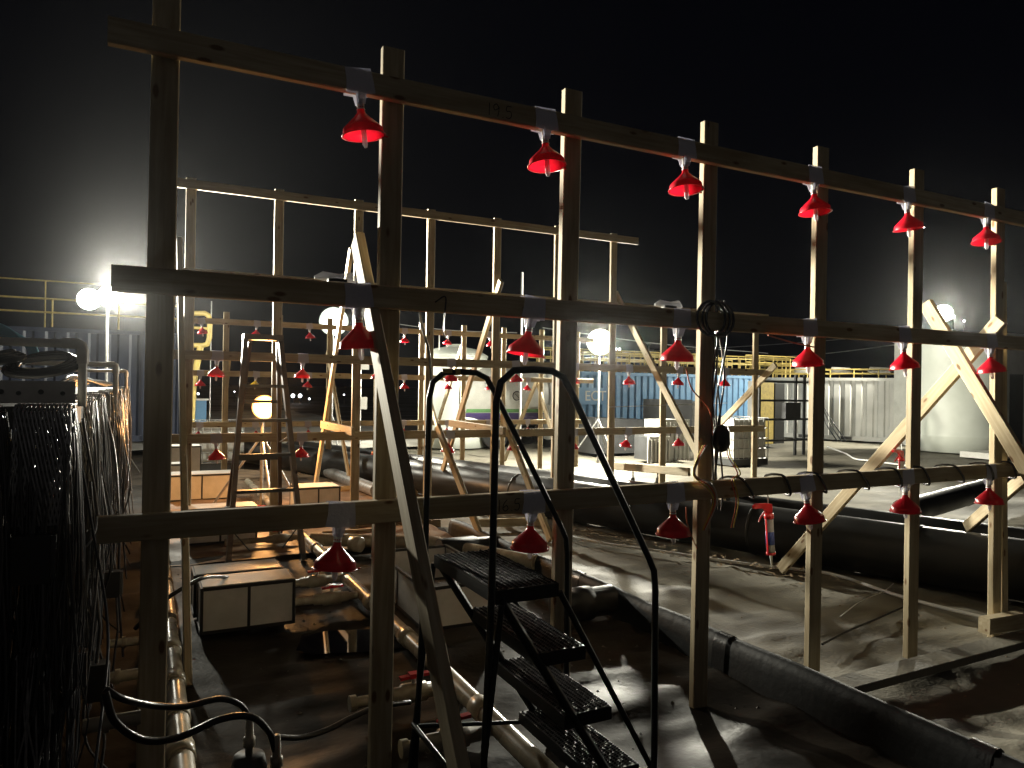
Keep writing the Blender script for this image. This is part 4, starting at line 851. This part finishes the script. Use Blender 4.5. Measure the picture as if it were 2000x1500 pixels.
# ------------------------------------------------------------------ containers and tanks behind
def container(x0, x1, y0, y1, h, m, label, pitch=0.28, side='front', z0=0.12, flat=None, name='shipping_container'):
    """walls with trapezoid ribs, frame rails and corner castings"""
    t = thing(name, label, 'container', ((x0+x1)/2, (y0+y1)/2, 0), 'shipping containers')
    def ribs(a, b, fn, out):
        L_ = b-a; n = max(1, int(L_/pitch)); s = L_/n; pts = []
        for k in range(n):
            u = a+k*s
            for du, o in ((0, 0), (0.30*s, 0), (0.42*s, -0.035), (0.70*s, -0.035), (0.82*s, 0)): pts.append((u+du, o))
        pts.append((b, 0)); mb = MB(); vs = []
        for u, o in pts: vs += [fn(u, o, z0+0.14), fn(u, o, h-0.09)]
        mb.add(vs, [(2*i, 2*i+2, 2*i+3, 2*i+1) for i in range(len(pts)-1)]); return mb
    ribs(x0+.07, x1-.07, lambda u, o, z: (u, y0+0.05-o-0.02, z), -1).build('corrugated_wall', m, t)
    ribs(y0+.07, y1-.07, lambda u, o, z: (x0+0.05-o-0.02, u, z), -1).build('corrugated_wall', m, t)
    ribs(y0+.07, y1-.07, lambda u, o, z: (x1-0.05+o+0.02, u, z), -1).build('corrugated_wall', m, t)
    ribs(x0+.07, x1-.07, lambda u, o, z: (u, y1-0.05+o+0.02, z), -1).build('corrugated_wall', m, t)
    MB().box((x0+.02, y0+.02, h-0.088), (x1-.02, y1-.02, h-0.02)).build('roof', m, t)
    f = MB()
    for Z0, Z1 in ((z0, z0+0.139), (h-0.0895, h)):
        f.box((x0+.09, y0, Z0), (x1-.09, y0+0.06, Z1)); f.box((x0+.09, y1-.06, Z0), (x1-.09, y1, Z1)); f.box((x0, y0+.09, Z0), (x0+.06, y1-.09, Z1)); f.box((x1-.06, y0+.09, Z0), (x1, y1-.09, Z1))
    for X in (x0, x1-0.089):
        for Y in (y0, y1-.089): f.box((X, Y, z0-.002), (X+.089, Y+.089, h+.003))
    f.build('frame', m, t)
    g = MB(); n = 0
    for X in (x0+(x1-x0)*0.36, x0+(x1-x0)*0.64): g.box((X-0.16, y0-0.003, z0+0.02), (X+0.16, y0+0.0015, z0+0.12))
    g.build('fork_pocket', M['trim'], t)
    sk = MB()
    for X in (x0+0.2, x1-0.4): sk.box((X, y0+.1, -0.03), (X+0.2, y1-.1, z0-.003))
    sk.build('skid', M['woodg'], t)
    return t
def railing(x0, x1, Y, zb, h, label, n, depth=0, mid=2, r=0.022, name='yellow_railing'):
    t = thing(name, label, 'railing', ((x0+x1)/2, Y, zb), 'yellow railings on the container tops')
    for j in range(1+(1 if depth else 0)):
        yy = Y+depth*j
        for k in range(mid):
            z = zb+h*(k+1)/mid; MB().tube([(x0, yy, z), (x1, yy, z)], r, 6).build('bar', M['rail'], t)
        for k in range(n+1):
            x = x0+(x1-x0)*k/n; MB().tube([(x, yy, zb-0.02), (x, yy, zb+h)], r, 6).build('upright', M['rail'], t)
    return t
# navy container at the left with its railings
container(-11.5, 0.9, 19.5, 21.9, 2.75, M['navy'], 'dark navy container with yellow railings on top, behind the cable rack', 0.42)
railing(-11.3, 0.8, 19.7, 2.80, 0.62, 'yellow railing on the dark navy container behind the cable rack', 9)
railing(-11.3, 0.8, 21.6, 2.80, 1.25, 'thin high rear rail beyond the yellow railing of the navy container', 4, r=0.018, mid=1)

# blue container group, centre right
bc = container(10.9, 17.6, 17.2, 19.6, 2.02, M['blue'], 'light blue container lettered ECT beyond the middle frame', 0.23)
def face_pt(px, Y): return P(px, 760, Y=Y).x
xe = face_pt(1141, 17.2)
pl = MB(); xa, xb = xe-0.75, face_pt(1178, 17.2); z0_, z1_ = P(1150, 790, Y=17.2).z, P(1150, 757, Y=17.2).z
pl.box((xa, 17.18, z0_), (xb, 17.212, z1_)); pl.build('sign_plate', M['blue'], bc)
text_mesh('ECT', 0.40, 'lettering', M['white'], Matrix.Translation((xe, 17.175, z0_+0.11)) @ Matrix.Rotation(R(90), 4, 'X'), bc)
railing(11.0, 17.4, 17.3, 2.05, 0.50, 'yellow railing along the top of the light blue container', 12, depth=0.9, mid=3)
railing(11.4, 19.0, 20.6, 2.0, 0.85, 'second yellow railing farther back above the light blue container', 14, depth=1.1, mid=3)
railing(18.4, 21.6, 18.6, 2.05, 0.72, 'taller yellow railing between the blue and grey containers', 5, depth=1.0, mid=3)
gx0 = P(1530, 800, Y=13.8).x
gA, gB = P(1470, 800, D=24.6), P(1770, 800, D=21.8); gl = (gB-gA).xy.length; gang = math.atan2(gB.y-gA.y, gB.x-gA.x)
gc = container(0, gl, 0, 2.44, 2.0, M['grey'], 'grey container with pale ribs standing left of the big pale tank', 0.30, z0=0.04)
def turn(t): 
    mw = Matrix.Translation((gA.x, gA.y, 0)) @ Matrix.Rotation(gang, 4, 'Z') @ WM[t.name]; t.matrix_basis = mw; WM[t.name] = mw
turn(gc)
turn(railing(0.3, gl-0.1, 0.2, 2.01, 0.26, 'low yellow railing on the grey container', 6, depth=1.2, mid=2, r=0.018))
turn(railing(-0.6, 1.1, 0.4, 2.01, 0.62, 'tall yellow railing corner at the far end of the grey container', 3, depth=1.0, mid=3, r=0.02))
for k in range(3):
    x = gl*(0.30+0.25*k); t = MB(); t.tube([(x-0.30, 1.0, 2.20), (x-0.27, 1.0, 2.27), (x+0.25, 1.05, 2.24), (x+0.32, 1.05, 2.20)], [0.06, 0.11, 0.11, 0.07], 14)
    Mg = Matrix.Translation((gA.x, gA.y, 0)) @ Matrix.Rotation(gang, 4, 'Z'); t.v = [tuple(Mg @ Vector(p)) for p in t.v]
    tag(t.build('rolled_tarp', M['pvcw'], None), f'pale rolled tarp on the grey container, {nth(k)}', 'rolled tarp', 'rolled tarps on the grey container')
Mg = Matrix.Translation((gA.x, gA.y, 0)) @ Matrix.Rotation(gang, 4, 'Z')
for q_ in range(3):
    a = Mg @ Vector((gl*0.47+0.05*q_, -0.06, 1.1)); b = Mg @ Vector((gl*0.52+0.12*q_, -0.10, 0.5)); c = Mg @ Vector((gl*0.60+0.13*q_, -0.35, 0.03))
    cord('hanging_lead', [a, b, c], 0.018, M['rubber'], 'black lead hanging down the side of the grey container', 'cable', 'black leads on the grey container')

# open yellow unit, rack
yu = thing('yellow_cabinet', 'tall open yellow metal cabinet at the end of the grey container', 'cabinet', (15.5, 14.0, 0))
xa, xb = P(1484, 800, Y=14.6).x, P(1511, 800, Y=14.6).x
MB().box((xa, 14.6, 0.1), (xb, 14.66, 1.78)).build('door_leaf', M['rail'], yu); MB().box((xa-0.05, 14.67, 0.08), (xb+0.05, 15.0, 1.82)).build('cabinet_body', M['grey'], yu)
MB().box((xb+0.055, 14.6, 0.1), (P(1532, 800, Y=14.6).x, 14.99, 1.76)).build('open_bay', M['trim'], yu)
sr = thing('pipe_rack', 'black steel rack with four horizontal bars before the grey container', 'rack', (P(1530, 860, Y=12.6).x, 12.6, 0))
xa, xb = P(1480, 800, Y=12.6).x, P(1577, 800, Y=12.6).x
for z in (0.35, 0.85, 1.3, 1.75):
    MB().box((xa, 12.57, z), (xb, 12.63, z+0.05)).build('rack_bar', M['dgrey'], sr)
for x in (xa+.1, xb-0.35, xb-.05): MB().box((x-0.03, 12.631, 0), (x+0.03, 12.68, 1.95)).build('rack_post', M['dgrey'], sr)
MB().box((xb-0.9, 12.45, 0.9), (xb-0.4, 12.569, 1.28)).build('hung_tray', M['dgrey'], sr)

# totes, bins
def tote(px, py, D_, w, h, label, m='white'):
    c = P(px, py, D=D_); c = Vector((c.x, c.y, 0)); t = thing('caged_tote', label, 'tote', c, 'white caged liquid totes')
    MB().box((c.x-w/2+.04, c.y-w/2+.04, 0.16), (c.x+w/2-.04, c.y+w/2-.04, h-0.03)).build('bottle', M[m], t)
    g = MB(); n = 7
    for k in range(n+1):
        x = c.x-w/2+w*k/n
        for y in (c.y-w/2, c.y+w/2): g.tube([(x, y, 0.14), (x, y, h)], 0.009, 5)
        y = c.y-w/2+w*k/n
        for x2 in (c.x-w/2, c.x+w/2): g.tube([(x2, y, 0.14), (x2, y, h)], 0.009, 5)
    for k in range(5):
        z = 0.14+(h-0.14)*k/4; g.tube([(c.x-w/2, c.y-w/2, z), (c.x+w/2, c.y-w/2, z), (c.x+w/2, c.y+w/2, z), (c.x-w/2, c.y+w/2, z), (c.x-w/2, c.y-w/2, z)], 0.010, 5)
    g.build('cage', M['galv'], t); MB().box((c.x-w/2, c.y-w/2, 0), (c.x+w/2, c.y+w/2, 0.13)).build('pallet', M['dgrey'], t)
tote(1435, 850, 15.5, 0.95, 0.98, 'white caged tote in front of the grey container, right of the fourth post')
tote(415, 905, 13.2, 0.95, 0.85, 'white caged tote at left beyond the warm lamp')
for k, (x, D_, w, h, m, l) in enumerate(((1272, 15.6, 0.55, 0.55, 'panel', 'cream slatted crate before the blue container'), (1300, 16.2, 0.7, 0.9, 'white', 'white cube shaped bin before the blue container'),)):
    c = P(x, 850, D=D_); t = thing('slatted_crate', l, 'crate', (c.x, c.y, 0)); 
    MB().box((c.x-w/2+.02, c.y-w/2+.02, 0.05), (c.x+w/2-.02, c.y+w/2-.02, h-.02)).build('crate_body', M['dgrey' if k == 0 else 'white'], t)
    s_ = MB()
    for i in range(7):
        x_ = c.x-w/2+w*i/6; s_.box((x_-0.025, c.y-w/2-0.01, 0), (x_+0.025, c.y-w/2+.015, h))
    s_.box((c.x-w/2, c.y-w/2-.025, h-.06), (c.x+w/2, c.y-w/2-.011, h)); s_.build('slats', M[m], t)
sb = thing('slanted_hopper', 'dark slanted hopper standing before the blue container', 'hopper', (P(1250, 850, D=16.6).x, P(1250, 850, D=16.6).y, 0))
c = P(1225, 860, D=17.0); 
MB().add([(c.x-0.9, c.y, 0.05), (c.x+0.6, c.y, 0.05), (c.x+0.75, c.y, 0.82), (c.x-0.9, c.y, 0.88), (c.x-0.9, c.y+0.8, 0.05), (c.x+0.6, c.y+0.8, 0.05), (c.x+0.75, c.y+0.8, 0.82), (c.x-0.9, c.y+0.8, 0.88)],
    [(0, 1, 2, 3), (1, 5, 6, 2), (5, 4, 7, 6), (4, 0, 3, 7), (3, 2, 6, 7)]).build('hopper_body', M['dgrey'], sb)
MB().box((c.x+0.2, c.y-0.5, 0.02), (c.x+0.9, c.y-0.02, 0.5)).build('control_box', M['galv'], sb)
MB().tube([(c.x+1.0, c.y-0.3, 0.55), (c.x+1.35, c.y-0.3, 0.08)], 0.09, 10).build('chute', M['gun'], sb)
gb = thing('generator_box', 'dark covered generator standing before the blue container near the fourth post', 'generator', (P(1315, 850, D=17).x, P(1315, 850, D=17).y, 0))
c = P(1310, 850, D=18.5); MB().box((c.x-0.5, c.y-0.4, 0.1), (c.x+0.35, c.y+0.5, 1.30)).build('cover', M['dgrey'], gb); MB().box((c.x+0.36, c.y-0.35, 0.1), (c.x+0.62, c.y+0.45, 1.26)).build('side_door', M['galv'], gb)

# upright tank with dome
def vtank(c, r, h, dome, m, label, name='storage_tank'):
    t = thing(name, label, 'tank', (c[0], c[1], 0), None)
    MB().lathe([(0, 0.02), (r, 0.02), (r, 0.4), (r*1.006, 0.42), (r*1.006, 0.46), (r, 0.48), (r, h*0.55), (r*1.005, h*0.56), (r, h*0.57), (r, h)], 48, (c[0], c[1], 0)).build('shell', m, t)
    MB().lathe([(r, h), (r*1.02, h+0.005), (r*1.02, h+0.05), (r*0.93, h+dome*0.35), (r*0.7, h+dome*0.75), (r*0.35, h+dome*0.96), (0.2, h+dome), (0.2, h+dome+0.06), (0, h+dome+0.06)], 48, (c[0], c[1], 0)).build('dome', m, t)
    return t
c = P(886, 860, D=18.6); tk = vtank((c.x, c.y), 0.83, 2.28, 0.28, M['tank'], 'round white tank with domed lid standing between the middle frame posts')
g = MB(); g.tube([(c.x-0.55, c.y-0.3, 2.4), (c.x-0.55, c.y-0.3, 2.85), (c.x-0.35, c.y-0.3, 2.85), (c.x-0.35, c.y-0.3, 2.45)], 0.02, 6); g.build('lid_handle', M['white'], tk)
c = P(1872, 880, D=19.6); bt_ = vtank((c.x, c.y), 1.12, 2.95, 0.10, M['tank'], 'big pale green white cylindrical tank at the right behind the crossed braces')
pf = thing('tank_platform', 'cream timber platform under the big pale tank', 'platform', (c.x, c.y-1.6, 0))
MB().box((c.x-1.9, c.y-1.9, 0.02), (c.x+3.2, c.y-1.2, 0.16)).build('deck', M['panel'], pf)
for k in range(4): MB().box((c.x-1.7+k*1.4, c.y-1.95, -0.02), (c.x-1.3+k*1.4, c.y-1.901, 0.14)).build('block', M['trim'], pf)
c2 = P(2000, 880, D=19.0)
wb = thing('white_cabin', 'white cabin wall with a dark door at the right edge beyond the tank', 'cabin', (c2.x+1.0, c2.y, 0))
MB().box((c2.x-0.3, c2.y+0.5, 0), (c2.x+4.5, c2.y+3.5, 3.2)).build('cabin_wall', M['white'], wb)
MB().box((c2.x-0.12, c2.y+0.46, 0.2), (c2.x+0.8, c2.y+0.497, 2.1)).build('door', M['dgrey'], wb)

# tanker trailer
c = P(1060, 860, D=18.5); tt = thing('tank_trailer', 'white horizontal tank trailer with green and purple bands beyond the middle frame', 'trailer', (c.x, c.y, 0))
tx0, tx1 = c.x-2.1, c.x+0.95; yy = c.y+0.9; rr = 0.82; zc = 1.35
def htube(x0, x1, r, a0=0, a1=2*math.pi, n=28, dr=0.0):
    vs = []; mb = MB()
    for X in (x0, x1):
        for k in range(n+1):
            a = a0+(a1-a0)*k/n; vs.append((X, yy+(r+dr)*math.cos(a), zc+(r+dr)*math.sin(a)))
    mb.add(vs, [(k, k+1, n+1+k+1, n+1+k) for k in range(n)], True); return mb
MB().tube([(tx0-0.1, yy, zc), (tx0-0.08, yy, zc), (tx0, yy, zc), (tx1, yy, zc), (tx1+0.08, yy, zc), (tx1+0.1, yy, zc)], [0.3, 0.6, rr, rr, 0.6, 0.3], 40).build('barrel', M['white'], tt)
htube(tx0+0.05, tx1-0.05, rr, R(205), R(212), 6, 0.004).build('green_band', M['green'], tt); htube(tx0+0.05, tx1-0.05, rr, R(213), R(236), 8, 0.006).build('purple_band', M['purple'], tt)
for X in (tx0+0.9, tx1-0.7): MB().tube([(X-0.02, yy, zc), (X+0.02, yy, zc)], rr*1.012, 40).build('strap', M['galv'], tt)
MB().box((tx0, yy-0.4, 0.3), (tx1, yy+0.4, 0.52)).build('chassis', M['dgrey'], tt)
MB().box((c.x+0.05, yy-rr-0.35, 0.25), (c.x+0.85, yy-rr-0.02, 1.12)).build('valve_cabinet', M['white'], tt)
for X in (c.x-1.2, c.x+0.3):
    for Y in (yy-0.55, yy+0.55):
        w = MB().tube([(X, Y-0.1, 0.36), (X, Y+0.1, 0.36)], 0.36, 24); wo = w.build('wheel', M['rubber'], tt); MB().tube([(X, Y-0.106, 0.36), (X, Y+0.106, 0.36)], 0.17, 16).build('rim', M['galv'], wo)
sx = P(1008, 773, Y=yy-rr*0.97).x; sz = P(1008, 773, Y=yy-rr*0.97).z
sg = MB(); sg.tube([(sx+0.11*math.cos(a), yy-math.sqrt(max(0, rr*rr-(sz-zc)**2))-0.012, sz+0.11*math.sin(a)) for a in np.linspace(0, 2*math.pi, 21)], 0.013, 5, False); sg.obox((sx-0.05, yy-rr-0.012, sz+0.05), (sx+0.05, yy-rr-0.012, sz-0.05), 0.03, 0.01, (0, 1, 0)); sg.build('round_pictogram', M['trim'], tt)
lg = MB()
for q_ in ((0.0, 0.13), (0.27, 0.11)):
    ex = P(958, 754, Y=yy-rr).x+q_[0]; ez = P(958, 754, Y=yy-rr).z
    lg.tube([(ex+q_[1]*math.cos(a), yy-math.sqrt(max(0, rr*rr-(ez-zc)**2))-0.012, ez+q_[1]*math.sin(a)) for a in np.linspace(0.7, 2*math.pi-0.7, 15)], 0.014, 5, False)
lg.build('lettering', M['galv'], tt)

# poles, boxes and masts
def pole(px, y0, y1, D_, label, r=0.03, name='utility_pole', arms=True, box=None):
    a = P(px, y0, D=D_); t = thing(name, label, 'pole', (a.x, a.y, 0))
    MB().tube([(a.x, a.y, -0.05), (a.x, a.y, a.z)], r, 8).build('shaft', M['galv'], t)
    if arms: MB().box((a.x-0.5, a.y-0.03, a.z-0.5), (a.x+0.5, a.y+0.03-r*0, a.z-0.44)).build('cross_arm', M['galv'], t)
    if box:
        for by, bw, bh in box:
            q_ = P(px, by, D=D_); MB().box((q_.x-bw/2, q_.y-0.16, q_.z-bh/2), (q_.x+bw/2, q_.y-r-.002, q_.z+bh/2)).build('meter_box', M['white'], t)
pole(1020, 532, 800, 16.0, 'thin tall pole with small boxes rising above the middle frame', 0.03, arms=False, box=((590, 0.16, 0.14),))
pole(706, 600, 800, 14.5, 'thin pole with two white meter boxes between the first two near posts', 0.025, arms=False, box=((716, 0.22, 0.12), (787, 0.14, 0.24)))
pole(413, 588, 800, 17.0, 'thin grey whip pole above the navy container end', 0.015, arms=False)
pole(1268, 672, 800, 60.0, 'distant utility pole with a cross arm beyond the blue container', 0.07)
yg = thing('pipe_gantry', 'yellow bent pipe frame beside the first post of the middle frame', 'gantry', P(395, 900, D=14)); 
gp = lambda x, y: P(x, y, D=14.0)
MB().tube([gp(372, 612), gp(400, 612), gp(407, 616), gp(410, 624), gp(409, 660), gp(405, 672), gp(395, 675), gp(360, 674)], 0.05, 10).build('bent_pipe', M['rail'], yg)
MB().tube([gp(372, 640), gp(411, 642)], 0.03, 8).build('cross_pipe', M['rail'], yg)
MB().tube([gp(392, 676), gp(384, 715), gp(377, 760), (gp(372, 800).x, gp(372, 800).y, 0.0)], 0.06, 10).build('leg_pipe', M['rail'], yg)
bb = thing('blue_post', 'short blue steel post beyond the left tote', 'post', (P(392, 860, D=20).x, P(392, 860, D=20).y, 0)); c = P(392, 782, D=20)
MB().box((c.x-0.14, c.y-0.12, 0), (c.x+0.14, c.y+0.12, c.z)).build('blue_body', M['blue'], bb); MB().box((c.x-0.2, c.y-0.18, c.z+.001), (c.x+0.2, c.y+0.18, c.z+0.05)).build('cap', M['white'], bb)
# overhead cables
for k, (a, b, l) in enumerate((((1178, 690, 40), (1800, 650, 40), 'overhead cable running from the central floodlight towards the tank'), ((1420, 703, 30), (1790, 668, 30), 'overhead cable sagging above the grey container'), ((1845, 640, 26), (2010, 668, 26), 'overhead cable right of the tank floodlight'), ((1060, 640, 30), (1500, 690, 30), 'overhead cable dropping behind the third near post'), ((740, 628, 30), (1010, 650, 30), 'overhead cable above the far frame'))):
    p0, p1 = P(a[0], a[1], D=a[2]), P(b[0], b[1], D=b[2]); m_ = (p0+p1)/2-up*0.12
    cord('overhead_cable', [p0, m_, p1], 0.016, M['wwire'], l, 'cable', 'overhead cables')
# distant lamps
for k, (x, y, r_) in enumerate(((387, 769, .10), (458, 765, .06), (572, 773, .17), (586, 773, .17), (604, 781, .09), (672, 771, .07), (1203, 682, .07), (1210, 682, .07), (1862, 619, .10), (1883, 627, .07))):
    c = P(x, y, D=62 if k < 6 else 40); c.z = max(c.z, 0.3)
    t = thing('distant_lamp', f"tiny distant lamp {['at far left beside the middle frame', 'left of the yellow funnel', 'left of the bright far pair', 'right of the bright far pair', 'just right of and below the far pair', 'by the leaning braces', 'left of two beside the central floodlight', 'right of two beside the central floodlight', 'close beside the tank floodlight', 'farther right beside the tank floodlight'][k]}", 'lamp', (c.x, c.y, 0), 'tiny distant lamps')
    MB().lathe([(0, c.z-r_), (r_*0.7, c.z-r_*0.7), (r_, c.z), (r_*0.7, c.z+r_*.7), (0, c.z+r_)], 10, (c.x, c.y, 0)).build('bulb', M['dot'], t)
    MB().tube([(c.x, c.y, -0.1), (c.x, c.y, c.z-r_)], 0.05, 5).build('lamp_post', M['dgrey'], t)

# ------------------------------------------------------------------ haze
hz = MB().box((-40, -30, -1.1), (90, 75, 7.0)); ho = hz.build('haze', M['white'], None, origin=(0, 0, 0)); ho['kind'] = 'stuff'; ho['label'] = 'thin damp night haze over the whole yard'; ho['category'] = 'haze'
hm = bpy.data.materials.new('haze_air'); hm.use_nodes = True; N, L = nodes(hm); N.remove(N['Principled BSDF'])
pv = N.new('ShaderNodeVolumePrincipled'); pv.inputs['Color'].default_value = (0.9, 0.92, 0.95, 1); pv.inputs['Density'].default_value = 0.00036; pv.inputs['Anisotropy'].default_value = 0.94
L.new(pv.outputs[0], N['Material Output'].inputs['Volume']); ho.data.materials.clear(); ho.data.materials.append(hm)
